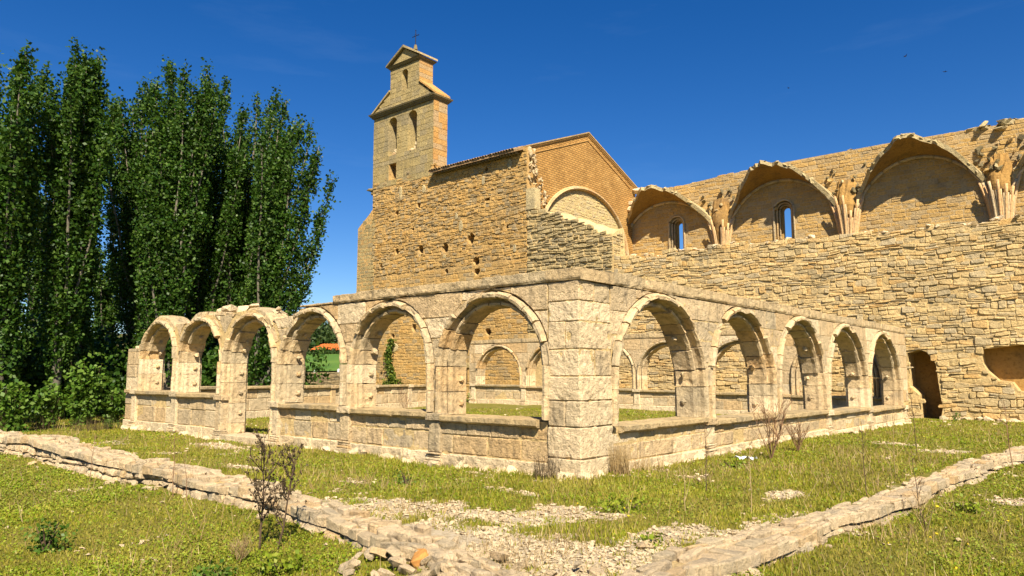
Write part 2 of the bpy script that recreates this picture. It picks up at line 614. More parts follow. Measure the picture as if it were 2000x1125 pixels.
M_IRON = plain_mat('wrought_iron', (0.03, 0.028, 0.025), 0.6, 0.2, 10, 0.6)
M_DARK = plain_mat('dark_interior', (0.02, 0.016, 0.012), 1.0)
M_ORANGE = plain_mat('orange_roof_tiles', (0.62, 0.16, 0.035), 0.8, 0.15, 2.0)
M_HOUSE = plain_mat('house_wall', (0.20, 0.15, 0.10), 0.9)
M_WHITE = plain_mat('white_plastic', (0.75, 0.77, 0.80), 0.4, 0.05)
M_BIRD = plain_mat('bird_feather', (0.05, 0.035, 0.03), 0.8)


def field_mat():
    m = NT('young_crop')
    p = m.pos((1, 1, 1))
    c = m.ramp(m.noise(p, 0.12, 5), [(0.3, (0.05, 0.12, 0.014)), (0.7, (0.11, 0.18, 0.025))])
    c = m.mix(1.0, c, m.ramp(m.noise(p, 2.5, 4), [(0.3, 0.8), (0.7, 1.2)]), 'MULTIPLY')
    m.l(c, m.b.inputs['Base Color'])
    return m.m


def ground_mat():
    m = NT('meadow_soil')
    p = m.pos()
    at = m.n('ShaderNodeAttribute', attribute_name='gravel')
    soil = m.ramp(m.noise(p, 3.0, 6, 0.65), [(0.3, (0.15, 0.15, 0.022)), (0.55, (0.23, 0.20, 0.035)), (0.75, (0.32, 0.24, 0.08))])
    grav = m.ramp(m.noise(p, 14.0, 6, 0.7), [(0.28, (0.36, 0.27, 0.15)), (0.5, (0.58, 0.47, 0.31)), (0.72, (0.70, 0.60, 0.44))])
    edge = m.math('ADD', at.outputs['Fac'], m.math('MULTIPLY', m.math('SUBTRACT', m.noise(p, 6, 5), 0.5), 0.8))
    c = m.mix(m.ramp(edge, [(0.35, 0), (0.6, 1)]), soil, grav)
    far = m.ramp(m.noise(p, 0.05, 5), [(0.35, (0.11, 0.12, 0.03)), (0.65, (0.22, 0.17, 0.07))])
    at2 = m.n('ShaderNodeAttribute', attribute_name='far')
    c = m.mix(at2.outputs['Fac'], c, far)
    c = m.mix(1.0, c, (0.76, 0.76, 0.76), 'MULTIPLY')
    m.l(c, m.b.inputs['Base Color'])
    nb = m.bump(m.noise(p, 18, 6, 0.7), 0.9, 0.05)
    m.l(nb, m.b.inputs['Normal'])
    return m.m


M_GROUND = ground_mat()
M_FIELD = field_mat()

# ------------------------------------------------------------------ ground
FWD = Vector((-0.648, 0.7615, 0))
RS, RZ = [-1e5, 54, 70, 130, 150, 350, 650, 1e5], [0, 0, 1.75, 4.9, 6.0, 21.0, 27.0, 27.0]


def gz(x, y):
    x = np.asarray(x, dtype=float)
    y = np.asarray(y, dtype=float)
    s = (x - CAM.x) * FWD.x + (y - CAM.y) * FWD.y
    z = np.interp(s, RS, RZ)
    z = z - 0.20 * smooth(6, 22, y) * smooth(-14, -2, x)
    z = z + 0.025 * np.sin(x * 0.9 + 1) * np.cos(y * 0.7) + 0.015 * np.sin(x * 2.3 + y * 1.7)
    z = z - 0.10 * smooth(-4.2, -6.0, y) * smooth(-12, 4, x)
    return z


GRAV = [(-0.7, -3.3, 1.3, 0.5), (0.7, -2.9, 1.1, 0.5), (1.5, -3.9, 1.2, 0.75), (2.4, -3.9, 1.0, 0.8), (1.5, -2.25, 0.8, 0.35), (3.0, -4.5, 0.9, 0.9),
        (2.85, 0.5, 0.2, 0.5), (3.3, 8.6, 0.45, 0.8), (-9.1, -0.8, 1.6, 0.4), (-8.5, 0.2, 1.2, 0.45), (2.9, -2.7, 0.35, 0.8), (0.0, -1.5, 0.6, 0.12),
        (3.4, -1.6, 0.3, 1.2), (-5.5, -2.5, 0.9, 0.2), (2.2, 9.5, 0.4, 0.6), (5.2, 2.0, 0.25, 0.4), (-12.5, -3.0, 1.2, 0.5)]


def pnoise(x, y, s, seed=0.0):
    """cheap value noise, vectorised"""
    x = np.asarray(x) * s + seed
    y = np.asarray(y) * s - seed * 1.7
    xi, yi = np.floor(x), np.floor(y)
    fx, fy = x - xi, y - yi
    fx, fy = fx * fx * (3 - 2 * fx), fy * fy * (3 - 2 * fy)
    h = lambda a, b: np.modf(np.abs(np.sin(a * 127.1 + b * 311.7) * 43758.5453))[0]
    return (h(xi, yi) * (1 - fx) + h(xi + 1, yi) * fx) * (1 - fy) + (h(xi, yi + 1) * (1 - fx) + h(xi + 1, yi + 1) * fx) * fy


def gravel(x, y):
    x = np.asarray(x, dtype=float)
    y = np.asarray(y, dtype=float)
    g = np.zeros_like(x)
    w = 0.9 * (pnoise(x, y, 1.7, 3.1) - 0.5) + 0.9 * (pnoise(x, y, 6.0, 9.0) - 0.5)
    for a, b, ra, rb in GRAV:
        d = np.sqrt(((x - a) / ra) ** 2 + ((y - b) / rb) ** 2) + w
        g = np.maximum(g, 1 - smooth(0.4, 1.15, d))
    n = pnoise(x, y, 0.8, 20.0) * 0.6 + pnoise(x, y, 2.6, 31.0) * 0.4
    g = np.maximum(g, 0.5 * smooth(0.68, 0.85, n))
    return g


def build_ground():
    def axis(a, b, step, far):
        t = list(np.arange(a, b + 1e-6, step))
        s = step
        x = b
        while x < far:
            s *= 1.35
            x += s
            t.append(x)
        s = step
        x = a
        pre = []
        while x > -far:
            s *= 1.35
            x -= s
            pre.append(x)
        return np.array(pre[::-1] + t)
    xs = axis(-18, 9, 0.18, 2500)
    ys = axis(-10, 24, 0.18, 2500)
    X, Y = np.meshgrid(xs, ys)
    Z = gz(X, Y)
    v = np.stack([X, Y, Z], -1).reshape(-1, 3)
    nx, ny = len(xs), len(ys)
    idx = np.arange(nx * ny).reshape(ny, nx)
    f = np.stack([idx[:-1, :-1], idx[:-1, 1:], idx[1:, 1:], idx[1:, :-1]], -1).reshape(-1, 4)
    m = np_mesh('ground', v, f, M_GROUND)
    m.polygons.foreach_set('use_smooth', np.ones(len(m.polygons), dtype=bool))
    a = m.attributes.new('gravel', 'FLOAT', 'POINT')
    a.data.foreach_set('value', gravel(v[:, 0], v[:, 1]).astype(np.float32))
    d = np.hypot(v[:, 0] - CAM.x, v[:, 1] - CAM.y)
    a = m.attributes.new('far', 'FLOAT', 'POINT')
    a.data.foreach_set('value', smooth(45, 70, d).astype(np.float32))
    add('ground', m, None, kind='structure')
    # green crop field on the slope behind the cloister
    u = np.linspace(-60, 60, 41)
    s = np.linspace(70, 131, 31)
    U, S = np.meshgrid(u, s)
    px = CAM.x + FWD.x * S + 0.7615 * (U - 20)
    py = CAM.y + FWD.y * S + 0.648 * (U - 20)
    v = np.stack([px, py, gz(px, py) + 0.12], -1).reshape(-1, 3)
    idx = np.arange(U.size).reshape(U.shape)
    f = np.stack([idx[:-1, :-1], idx[:-1, 1:], idx[1:, 1:], idx[1:, :-1]], -1).reshape(-1, 4)
    add('field', np_mesh('field', v, f, M_FIELD), None, kind='structure')


build_ground()


# ------------------------------------------------------------------ cloister arcades
PROFILE = [(0.028, -0.03), (0.026, 0.055), (-0.015, 0.095), (-0.065, 0.085), (-0.085, 0.03), (-0.072, -0.06), (-0.10, -0.15), (-0.125, -0.14), (-0.15, -0.075), (-0.195, -0.08),
           (-0.215, -0.14), (-0.2, -0.22), (-0.215, -0.5), (-0.12, -0.52), (-0.10, -0.6), (0.028, -0.6)]


def erode(me, amp=0.012, edge=0.09, seed=0.0):
    """weather a block: finer faces pushed in and out by noise, arrises worn most"""
    bm = bmesh.new()
    bm.from_mesh(me)
    bmesh.ops.recalc_face_normals(bm, faces=bm.faces[:])
    bmesh.ops.triangulate(bm, faces=bm.faces[:])
    for _ in range(4):
        ed = [e for e in bm.edges if e.calc_length() > edge]
        if not ed or len(bm.faces) > 2600:
            break
        bmesh.ops.subdivide_edges(bm, edges=ed, cuts=1)
        bmesh.ops.triangulate(bm, faces=[f_ for f_ in bm.faces if len(f_.verts) > 3])
    bm.normal_update()
    o = Vector((seed, seed * 0.7, 0))
    for v in bm.verts:
        p = v.co + o
        n1 = mn.noise(p * 4.0) * 0.9 + mn.noise(p * 11.0) * 0.6 + mn.noise(p * 24.0) * 0.35
        pit = max(0.0, mn.noise(p * 7.0 + Vector((9, 3, 1))) - 0.28) * 3.2
        v.co += v.normal * (n1 * amp - pit * amp - amp * 0.2)
    bm.to_mesh(me)
    bm.free()
    return me


def ring_piece(M, c, rad, zs, a0, a1, prof, steps=3, jit=0.006, side=0):
    """piece of an arch ring between two angles (radians, 0 = +u, pi = -u)"""
    mb = MB()
    rings = []
    dj = rng.uniform(-jit, jit) * 1.6
    rj = rng.uniform(-jit, jit)
    for k in range(steps + 1):
        a = a0 + (a1 - a0) * k / steps
        e = -0.004 if k in (0, steps) else 0.0
        rings.append([M(c + math.cos(a) * (rad + o + rj + e * (1 if d < -0.3 else -1)), zs + math.sin(a) * (rad + o + rj), d + dj + rng.uniform(-jit, jit)) for o, d in prof])
    mb.rings(rings)
    return mb.mesh('voussoir')


def jamb_piece(M, u_edge, sgn, z0, z1, prof, jit=0.006):
    """moulded jamb block: profile offsets run from the arch's outer edge towards the opening"""
    mb = MB()
    dj = rng.uniform(-jit, jit)
    rj = rng.uniform(-jit, jit)
    rings = []
    for z in (z0, z0 + 0.012, z1 - 0.012, z1):
        e = 0.006 if z in (z0, z1) else 0.0
        rings.append([M(u_edge + sgn * (o + rj), z, d * (1 - e) + dj + rng.uniform(-jit, jit) * 0.7) for o, d in prof])
    mb.rings(rings)
    return mb.mesh('jamb_block')


ROCKS = make_rocks(10, 1.0, 3)
for _m in ROCKS:
    _m.materials.append(M_PALE)
STUBS = make_rocks(6, 0.8, 9, 12)
for _m in STUBS:
    _m.materials.append(M_MOULD)


def boss_mesh():
    mb = MB()
    n = 10
    r0, r1, r2 = [], [], []
    for k in range(n):
        a = 2 * math.pi * k / n
        q = 1.0 if k % 2 == 0 else 0.72
        r0.append((math.cos(a) * 0.065 * q, math.sin(a) * 0.065 * q, -0.01))
        r1.append((math.cos(a) * 0.055 * q, math.sin(a) * 0.055 * q, 0.03))
        r2.append((math.cos(a) * 0.02, math.sin(a) * 0.02, 0.045))
    mb.rings([r0, r1, r2])
    m = mb.mesh('boss')
    m.materials.append(M_MOULD)
    return m


BOSS = boss_mesh()


def block_rows(M, T, u0, u1, rows, parent, arches, mat_fn, wr=(0.5, 0.95), top=None, name='block', ch=(0.006, 0.016)):
    """courses of through-blocks cut round the arches; arches = (centre, radius, spring z, extra)"""
    def half(a, z):
        c, r, zs, ex = a
        if z < zs:
            return r + 0.03
        rr = r + (0.05 if ex == 0 else 0.03) + ex
        return math.sqrt(rr * rr - (z - zs) ** 2) if z - zs < rr else 0.0
    for (z0, z1) in rows:
        u = u0
        while u < u1 - 0.02:
            ub = u + rng.uniform(*wr)
            if u1 - ub < wr[0] * 0.6:
                ub = u1
            for a in arches:
                c, r, zs, ex = a
                if z0 < zs + r + 0.03 + ex:
                    if u < c - 0.01 < ub:
                        ub = c
                    for e in (c - half(a, z0), c + half(a, z0)):
                        if 0 < e - ub < 0.22 and u < c:
                            ub = min(c, u1)
                        if -0.22 < e - ub < 0 and u > c - 0.001:
                            ub = ub + 0.35
            ub = min(ub, u1)
            near = [a for a in arches if u < a[0] + a[1] + 0.4 and ub > a[0] - a[1] - 0.4 and z0 < a[2] + a[1] + 0.03 + a[3]]
            g = 0.004
            zs_ = [z0 + g + (z1 - z0 - 2 * g) * k / 8.0 for k in range(9)] if near else [z0 + g, z1 - g]
            if top:
                tm_ = max(top(u), top(ub), top((u + ub) / 2))
                zs_ = [z for z in zs_ if z < tm_]
            L, Rr = [], []
            mid = (u + ub) / 2
            for z in zs_:
                a_, b_ = u + g, ub - g
                for a in near:
                    h = half(a, z)
                    if mid >= a[0]:
                        a_ = max(a_, a[0] + h)
                    else:
                        b_ = min(b_, a[0] - h)
                if b_ - a_ > 0.03:
                    L.append((a_, z))
                    Rr.append((b_, z))
                elif L:
                    break
            if len(L) >= 2:
                Q = Rr + L[::-1]
                if top:
                    Q = [(p, min(q, top(p))) for p, q in Q]
                D_ = []
                for p in Q:
                    if not D_ or math.hypot(p[0] - D_[-1][0], p[1] - D_[-1][1]) > 0.01:
                        D_.append(p)
                # drop points on straight runs
                Q = []
                for k in range(len(D_)):
                    a_, b_, c_ = D_[k - 1], D_[k], D_[(k + 1) % len(D_)]
                    if abs((b_[0] - a_[0]) * (c_[1] - b_[1]) - (b_[1] - a_[1]) * (c_[0] - b_[0])) > 1e-5:
                        Q.append(b_)
                if len(Q) >= 3 and abs(parea(Q)) > 0.005:
                    hgt = max(q[1] for q in Q) - min(q[1] for q in Q)
                    wid = max(q[0] for q in Q) - min(q[0] for q in Q)
                    mb = MB()
                    cc = min(rng.uniform(*ch), 0.14 * min(hgt, wid))
                    Q = [(a + rng.uniform(-0.003, 0.003), b + rng.uniform(-0.003, 0.003)) for a, b in Q]
                    through(mb, M, Q, rng.uniform(-0.012, 0.010), -T + rng.uniform(-0.012, 0.012), cc)
                    me = mb.mesh(name)
                    dc = (Vector(M(mid, z0, 0)) - CAM).length
                    if dc < 19:
                        erode(me, 0.011, 0.075 if dc < 14 else 0.11)
                    add(name, me, mat_fn((u + ub) / 2, (z0 + z1) / 2), parent)
            u = ub


def slab(M, u0, u1, z0, z1, d0, d1, lip=0.03, jit=0.01):
    """sill or coping slab: rounded nose, under-cut towards the wall"""
    mb = MB()
    j = lambda: rng.uniform(-jit, jit)
    rings = []
    n = max(2, int((u1 - u0) / 0.25))
    for k in range(n + 1):
        u = u0 + (u1 - u0) * k / n
        a = j()
        rings.append([M(u, z0 + j() * 0.3, d0 - lip * 1.5), M(u, z0 + (z1 - z0) * 0.18 + j() * 0.3, d0 + a - lip * 0.3), M(u, z0 + (z1 - z0) * 0.3, d0 + a), M(u, z1 - lip * 0.35, d0 + a),
                      M(u, z1 + j() * 0.3, d0 - lip * 0.45 + a), M(u, z1 + j() * 0.3, d1 + lip), M(u, z1 - lip, d1 + j()), M(u, z0, d1)])
    mb.rings(rings)
    return mb.mesh('slab')


def worn(M, u, me, amp):
    if (Vector(M(u, 1, 0)) - CAM).length < 20:
        erode(me, amp, 0.1)
    return me


def parapet(M, T, parent, u0, u1, zg, sill, piers, skip=(), wr=(0.5, 0.9), name='panel_block'):
    """low wall under the arches: footing, two courses, pilasters with stepped bases, overhanging sill"""
    edges = [u0] + [p for p in piers if u0 < p < u1] + [u1]
    for a, b in zip(edges[:-1], edges[1:]):
        mid = (a + b) / 2
        if any(s0 < mid < s1 for s0, s1 in skip):
            continue
        zs = sill(mid)
        z0 = zg(mid)
        zr = [z0 - 0.15, z0 + 0.24 * (zs - z0), z0 + 0.62 * (zs - z0), zs - 0.12]
        for k in range(3):
            u = a
            while u < b - 0.02:
                ub = u + rng.uniform(*wr)
                if b - ub < 0.3:
                    ub = b
                P = [(u + 0.004, zr[k] + 0.004), (ub - 0.004, zr[k] + 0.004), (ub - 0.004, zr[k + 1] - 0.004), (u + 0.004, zr[k + 1] - 0.004)]
                mb = MB()
                through(mb, M, P, (0.05 if k == 0 else 0.0) + rng.uniform(-0.02, 0.008), -T + 0.05, rng.uniform(0.01, 0.025))
                dc = (Vector(M(u, 0, 0)) - CAM).length
                me = mb.mesh(name)
                if dc < 18:
                    erode(me, 0.016 if k == 0 else 0.010, 0.08)
                add(name if k else 'plinth_block', me, M_PALE if k == 0 or rng.random() < 0.3 else M_ASHLAR, parent)
                u = ub
        u = a + 0.17
        while u < b - 0.2:
            ub = u + rng.uniform(0.6, 1.1)
            if b - 0.17 - ub < 0.35:
                ub = b - 0.17
            add('sill_slab', worn(M, u, slab(M, u + 0.003, ub - 0.003, zs - 0.12 + rng.uniform(-.01, .01), zs + rng.uniform(-.01, .008), 0.10, -T - 0.04, 0.03, 0.012), 0.009), M_SILL, parent)
            u = ub
    for p in piers:
        if any(s0 + 0.05 < p < s1 - 0.05 for s0, s1 in skip):
            continue
        zs, z0 = sill(p), zg(p)
        # stacked pilaster: base, three mouldings, shaft and cap
        prof = [(0.21, 0.13, -0.12, 0.10), (0.19, 0.105, 0.105, 0.155), (0.165, 0.085, 0.16, 0.2), (0.18, 0.095, 0.205, 0.245), (0.145, 0.06, 0.25, zs - z0 - 0.13), (0.2, 0.11, zs - z0 - 0.125, zs - z0 + 0.01)]
        for hw, d, a, b in prof:
            if b - a < 0.02:
                continue
            mb = MB()
            through(mb, M, [(p - hw, z0 + a), (p + hw, z0 + a), (p + hw, z0 + b), (p - hw, z0 + b)], d + rng.uniform(-.01, .01), -0.2, 0.012)
            dc = (Vector(M(p, 0, 0)) - CAM).length
            me = mb.mesh('pilaster_stone')
            if dc < 17:
                erode(me, 0.013, 0.06)
            add('pilaster_stone', me, M_PALE if rng.random() < 0.6 else M_ASHLAR, parent)


def core(M, T, parent, u0, u1, z0, ztops, arches, skip=()):
    """mortar bed between the blocks, a little behind their faces"""
    outer = [(u0 + 0.02, z0 - 0.5), (u1 - 0.02, z0 - 0.5)] + [(u, z - 0.02) for u, z in reversed(ztops)]
    holes = []
    for c, r, zs, zb, ex in arches:
        rr = r + 0.0
        a = [(c + rr * math.cos(t), zs + rr * math.sin(t)) for t in np.linspace(0, math.pi, 17)]
        holes.append([(c + rr, zb)] + a[0:] + [(c - rr, zb)])
    mb = MB()
    sheet_holes(mb, M, outer, holes, -0.018, -T + 0.018)
    add('mortar_core', mb.mesh('mortar_core'), M_MORTAR, parent)


def arcade(thing_o, M, T, arches, sill, zg, u0, u1, top, rows, copings, exposed=(), skip=(), piers=None, n_vous=11, end_rows=None, stubs=True, ztops=None, side_of_view=1, pale=None):
    """arches: list of (centre, outer radius, spring z)"""
    par = thing_o
    A4 = [(c, r, zs, 0.2 if i in exposed else 0.0) for i, (c, r, zs) in enumerate(arches)]

    def mat_fn(u, z):
        if pale and pale(u, z):
            return M_PALE
        return M_ASHLAR if rng.random() < 0.8 else M_PALE
    block_rows(M, T, u0, u1, rows, par, A4, mat_fn, top=top)
    core(M, T, par, u0, u1, zg(u0) - 0.1, ztops, [(c, r + 0.052 if i_ not in exposed else r - 0.02, zs, (sill(c) - 0.03) if not any(s0 < c < s1 for s0, s1 in skip) else zg(c) - 0.05, 0) for i_, (c, r, zs) in enumerate(arches)])
    for i, (c, r, zs) in enumerate(arches):
        nv = n_vous
        br = [math.pi * k / nv for k in range(nv + 1)]
        for k in range(1, nv):
            br[k] += rng.uniform(-0.035, 0.035)
        for k in range(nv):
            pr_ = PROFILE
            q_ = rng.random()
            if q_ < 0.22:      # hood roll broken away
                pr_ = [(o_, min(d_, -0.012 + 0.3 * abs(o_))) for o_, d_ in PROFILE]
            elif q_ < 0.34:    # inner roll lost
                pr_ = [(max(o_, -0.165), min(d_, -0.13) if o_ < -0.11 else d_) for o_, d_ in PROFILE]
            add('voussoir', worn(M, c, ring_piece(M, c, r, zs, br[k] + 0.006, br[k + 1] - 0.006, pr_, 3, 0.013), 0.010), M_MOULD, par)
        if i in exposed:
            pr = [(0.03, -0.02), (0.12, -0.03), (0.17, -0.08), (0.19, -0.3), (0.17, -0.55), (0.1, -0.6), (0.03, -0.6)]
            nb = 7
            for k in range(nb):
                a0, a1 = R(22) + R(136) * k / nb, R(22) + R(136) * (k + 1) / nb
                add('extrados_stone', ring_piece(M, c, r, zs, a0 + 0.006, a1 - 0.006, pr, 2, 0.02), M_COPING, par)
        zb = sill(c) if not any(s0 < c < s1 for s0, s1 in skip) else zg(c)
        for sg in (-1, 1):
            hz = [zb]
            while zs - hz[-1] > 0.65:
                hz.append(hz[-1] + rng.uniform(0.36, 0.52))
            hz.append(zs)
            for a, b in zip(hz[:-1], hz[1:]):
                add('jamb_block', worn(M, c, jamb_piece(M, c + sg * r, sg, a + 0.003, b - 0.003, PROFILE), 0.007), M_MOULD if rng.random() < 0.75 else M_PALE, par)
                # rosette on the reveal
                if b - a > 0.3:
                    for d in (-0.36,):
                        p = Vector(M(c + sg * (r - 0.215), (a + b) / 2, d))
                        q = Vector(M(c + sg * (r - 0.215) - sg * 1.0, (a + b) / 2, d)) - p
                        add('boss', BOSS, None, par, p, q.to_track_quat('Z', 'Y').to_euler())
        if stubs:
            # broken remains of the tracery cusps inside the arch
            for sg in (-1, 1):
                for a in (rng.uniform(8, 20), rng.uniform(34, 48)):
                    if rng.random() < 0.25:
                        continue
                    t = R(a) if sg > 0 else math.pi - R(a)
                    rr = r - 0.245
                    sz = rng.uniform(0.08, 0.14)
                    add('tracery_stub', rng.choice(STUBS), None, par, M(c + rr * math.cos(t), zs + rr * math.sin(t), rng.uniform(-0.4, -0.3)),
                        (rng.uniform(0, 6), rng.uniform(0, 6), rng.uniform(0, 6)), (sz, sz * 1.2, sz * 1.6))
    for a, b, z0, z1, over in copings:
        u = a
        while u < b - 0.02:
            ub = u + rng.uniform(0.8, 1.4)
            if b - ub < 0.5:
                ub = b
            add('coping_slab', worn(M, u, slab(M, u + 0.003, ub - 0.003, z0, z1 + rng.uniform(-.012, .012), over, -T - over, 0.015, 0.008), 0.014), M_COPING, par)
            u = ub
    if piers is not None:
        parapet(M, T, par, u0, u1, zg, sill, piers, skip)


def base_rocks(M, parent, u0, u1, zg, n, d=(0.0, 0.12), sz=(0.12, 0.3), skip=()):
    for k in range(n):
        u = u0 + (u1 - u0) * (k + rng.random()) / n
        if any(a < u < b for a, b in skip):
            continue
        s = rng.uniform(*sz)
        add('footing_stone', rng.choice(ROCKS), None, parent, M(u, zg(u) + rng.uniform(-0.03, 0.07), rng.uniform(*d)),
            (rng.uniform(-.3, .3), rng.uniform(-.3, .3), rng.uniform(0, 6)), (s * 1.3, s, s * 0.7))


def g1(x, y):
    return float(gz(x, y))


# --- front arcade (runs to the far end with the bare arches)
T = 0.6
MS = lambda u, z, d: (-u, -d, z)
front = thing('cloister_arcade', 'long cloister arcade of six round arches in front of poplars, its far arches bare', 'arcade', (-8.0, 0.3, 0))
SA = [(1.86, 1.25, 1.73), (4.5, 1.2, 1.79), (7.08, 1.2, 1.8), (9.6, 1.17, 1.86), (12.03, 1.15, 1.9), (14.38, 1.06, 2.02)]
sillS = lambda u: float(np.interp(u, [0, 8.2, 10.9, 16.4], [0.84, 0.97, 1.08, 1.15]))
gS = lambda u: g1(-u, 0)


def topS(u):
    return float(np.interp(u, [0, 7.55, 7.6, 8.1, 8.35, 8.6, 10.3, 10.6, 11.4, 11.7, 13.0, 13.25, 13.5, 15.3, 15.35, 16.5],
                           [3.06, 3.06, 3.0, 2.85, 2.78, 2.85, 3.05, 3.16, 3.12, 3.05, 2.95, 2.9, 2.95, 2.6, 2.36, 2.34]))


rowsS = [(1.1, 1.5), (1.5, 1.86), (1.86, 2.24), (2.24, 2.62), (2.62, 3.06), (3.06, 3.2)]
arcade(front, MS, T, SA, sillS, gS, 0.62, 16.45, topS, rowsS,
       [(0.62, 6.3, 3.065, 3.25, 0.045), (6.35, 7.55, 3.065, 3.12, 0.02)], exposed=(3, 4, 5), skip=[(8.45, 10.8)], piers=[3.16, 5.78, 8.35, 10.83, 13.24, 15.75],
       ztops=[(0.62, 3.06), (7.5, 3.06), (8.1, 2.8), (8.35, 2.7), (8.6, 2.78), (9.6, 3.15), (10.6, 3.12), (11.4, 3.1), (12.03, 3.16), (13.0, 2.9), (13.3, 2.82), (14.38, 3.2), (15.25, 2.6), (15.4, 2.3), (16.45, 2.3)],
       pale=lambda u, z: u < 3.5 and z > 2.2 and rng.random() < 0.7 or u > 14 and z < 1.6)
for u, z, s in ((10.5, 3.2, 0.34), (11.05, 3.24, 0.4), (11.45, 3.2, 0.3), (9.0, 3.06, 0.2), (8.9, 3.13, 0.15), (10.0, 3.26, 0.2), (15.9, 2.4, 0.35), (16.2, 2.38, 0.3), (13.2, 2.93, 0.3)):
    add('loose_stone', rng.choice(ROCKS), None, front, MS(u, z, -0.3), (0.1, 0.2, rng.uniform(0, 6)), (s * 1.4, s, s * 0.6))
add('threshold_slab', slab(MS, 8.6, 10.7, -0.1, 0.13, 0.1, -0.7, 0.03, 0.02), M_PALE, front)
base_rocks(MS, front, 0.7, 16.4, gS, 46, skip=[(8.6, 10.6)])

# --- corner pier
cp = [(-0.12, 0.30), (0.30, 0.78), (0.78, 1.18), (1.18, 1.56), (1.56, 1.98), (1.98, 2.42), (2.42, 2.74), (2.74, 3.06)]
for k, (z0, z1) in enumerate(cp):
    o = 0.06 if k == 0 else (0.025 if k < 4 else 0.0)
    if k % 3 == 1:
        parts = [(-0.62, 0.0, 0.0, 0.42), (-0.62, 0.0, 0.43, 0.9)]
    elif k % 3 == 2:
        parts = [(-0.62, -0.28, 0.0, 0.9), (-0.27, 0.0, 0.0, 0.9)]
    else:
        parts = [(-0.62, 0.0, 0.0, 0.9)]
    for x0, x1, y0, y1 in parts:
        mb = MB()
        P = [(x0 - (0.005 if x0 > -0.6 else 0), y0 - (o if y0 == 0 else 0)), (x1 + (o if x1 == 0 else 0), y0 - (o if y0 == 0 else 0)), (x1 + (o if x1 == 0 else 0), y1), (x0, y1)]
        # rounded, battered outline
        Q = []
        for i in range(4):
            a, b = P[i], P[(i + 1) % 4]
            for t in (0.04, 0.35, 0.65, 0.96):
                Q.append((a[0] + (b[0] - a[0]) * t + rng.uniform(-.008, .008), a[1] + (b[1] - a[1]) * t + rng.uniform(-.008, .008)))
        through(mb, lambda u, z, d: (u, z, d), Q, z1 - 0.004, z0 + 0.004, rng.uniform(0.010, 0.018))
        add('corner_block', erode(mb.mesh('corner_block'), 0.015, 0.055), M_PALE if rng.random() < 0.6 or k < 2 else M_ASHLAR, front)
mb = MB()
mb.box(-0.6, -0.015, 0.015, 0.88, -0.1, 3.05)
add('mortar_core', mb.mesh('mortar_core'), M_MORTAR, front)
add('coping_slab', slab(MS, -0.045, 0.617, 3.065, 3.25, 0.045, -0.95, 0.015, 0.008), M_COPING, front)
for k in range(9):
    s = rng.uniform(0.14, 0.3)
    a, b = (rng.uniform(-0.6, 0.05), -0.06) if k < 5 else (0.07, rng.uniform(0, 0.9))
    add('footing_stone', rng.choice(ROCKS), None, front, (a, b, rng.uniform(-0.02, 0.06)), (rng.uniform(-.3, .3), 0, rng.uniform(0, 6)), (s * 1.2, s, s * 0.7))

# --- side arcade (runs from the corner to the big rubble wall)
MR = lambda u, z, d: (d, u, z)
side = thing('cloister_arcade', 'cloister arcade of five wide arches running from the corner pier towards the big rubble wall', 'arcade', (-0.3, 10.5, 0))
RA = [(2.57, 1.68, 1.34), (6.14, 1.67, 1.36), (9.82, 1.77, 1.27), (13.6, 1.9, 1.15), (17.68, 2.0, 1.0)]
sillR = lambda u: float(np.interp(u, [0, 21], [0.80, 0.44]))
gR = lambda u: g1(0, u)
rowsR = [(0.6, 1.0), (1.0, 1.4), (1.4, 1.82), (1.82, 2.24), (2.24, 2.64), (2.64, 3.06)]
arcade(side, MR, 0.55, RA, sillR, gR, 0.91, 20.9, lambda u: 3.06 + 0.003 * u, rowsR, [(0.96, 20.9, 3.065, 3.27, 0.03)],
       piers=[4.36, 7.94, 11.65, 15.6, 20.1], n_vous=13, ztops=[(0.91, 3.06), (20.9, 3.06)], pale=lambda u, z: u < 2.2 and z > 2 and rng.random() < 0.6)
base_rocks(MR, side, 1.0, 20.8, gR, 50)

# --- inner arcade across the garden
MN = lambda u, z, d: (-u, 20.45 - d, z)
inner = thing('cloister_arcade', 'inner cloister arcade across the garden, seen through the nearer arches', 'arcade', (-11, 20.7, 0))
NA = [(19.75, 1.62, 1.5), (16.2, 1.6, 1.52), (12.85, 1.55, 1.56), (9.6, 1.55, 1.53), (6.15, 1.62, 1.44), (2.5, 1.6, 1.44)]
sillN = lambda u: float(np.interp(u, [0, 22], [0.72, 1.05]))
gN = lambda u: g1(-u, 20.4)
rowsN = [(0.7, 1.2), (1.2, 1.7), (1.7, 2.2), (2.2, 2.7), (2.7, 3.2)]
arcade(inner, MN, T, NA, sillN, gN, 0.6, 21.9, lambda u: 3.2 + 0.01 * u, rowsN, [(0.6, 21.9, 3.22, 3.44, 0.03)],
       piers=[4.33, 7.9, 11.2, 14.55, 17.98, 21.55], ztops=[(0.6, 3.2), (21.9, 3.2)])

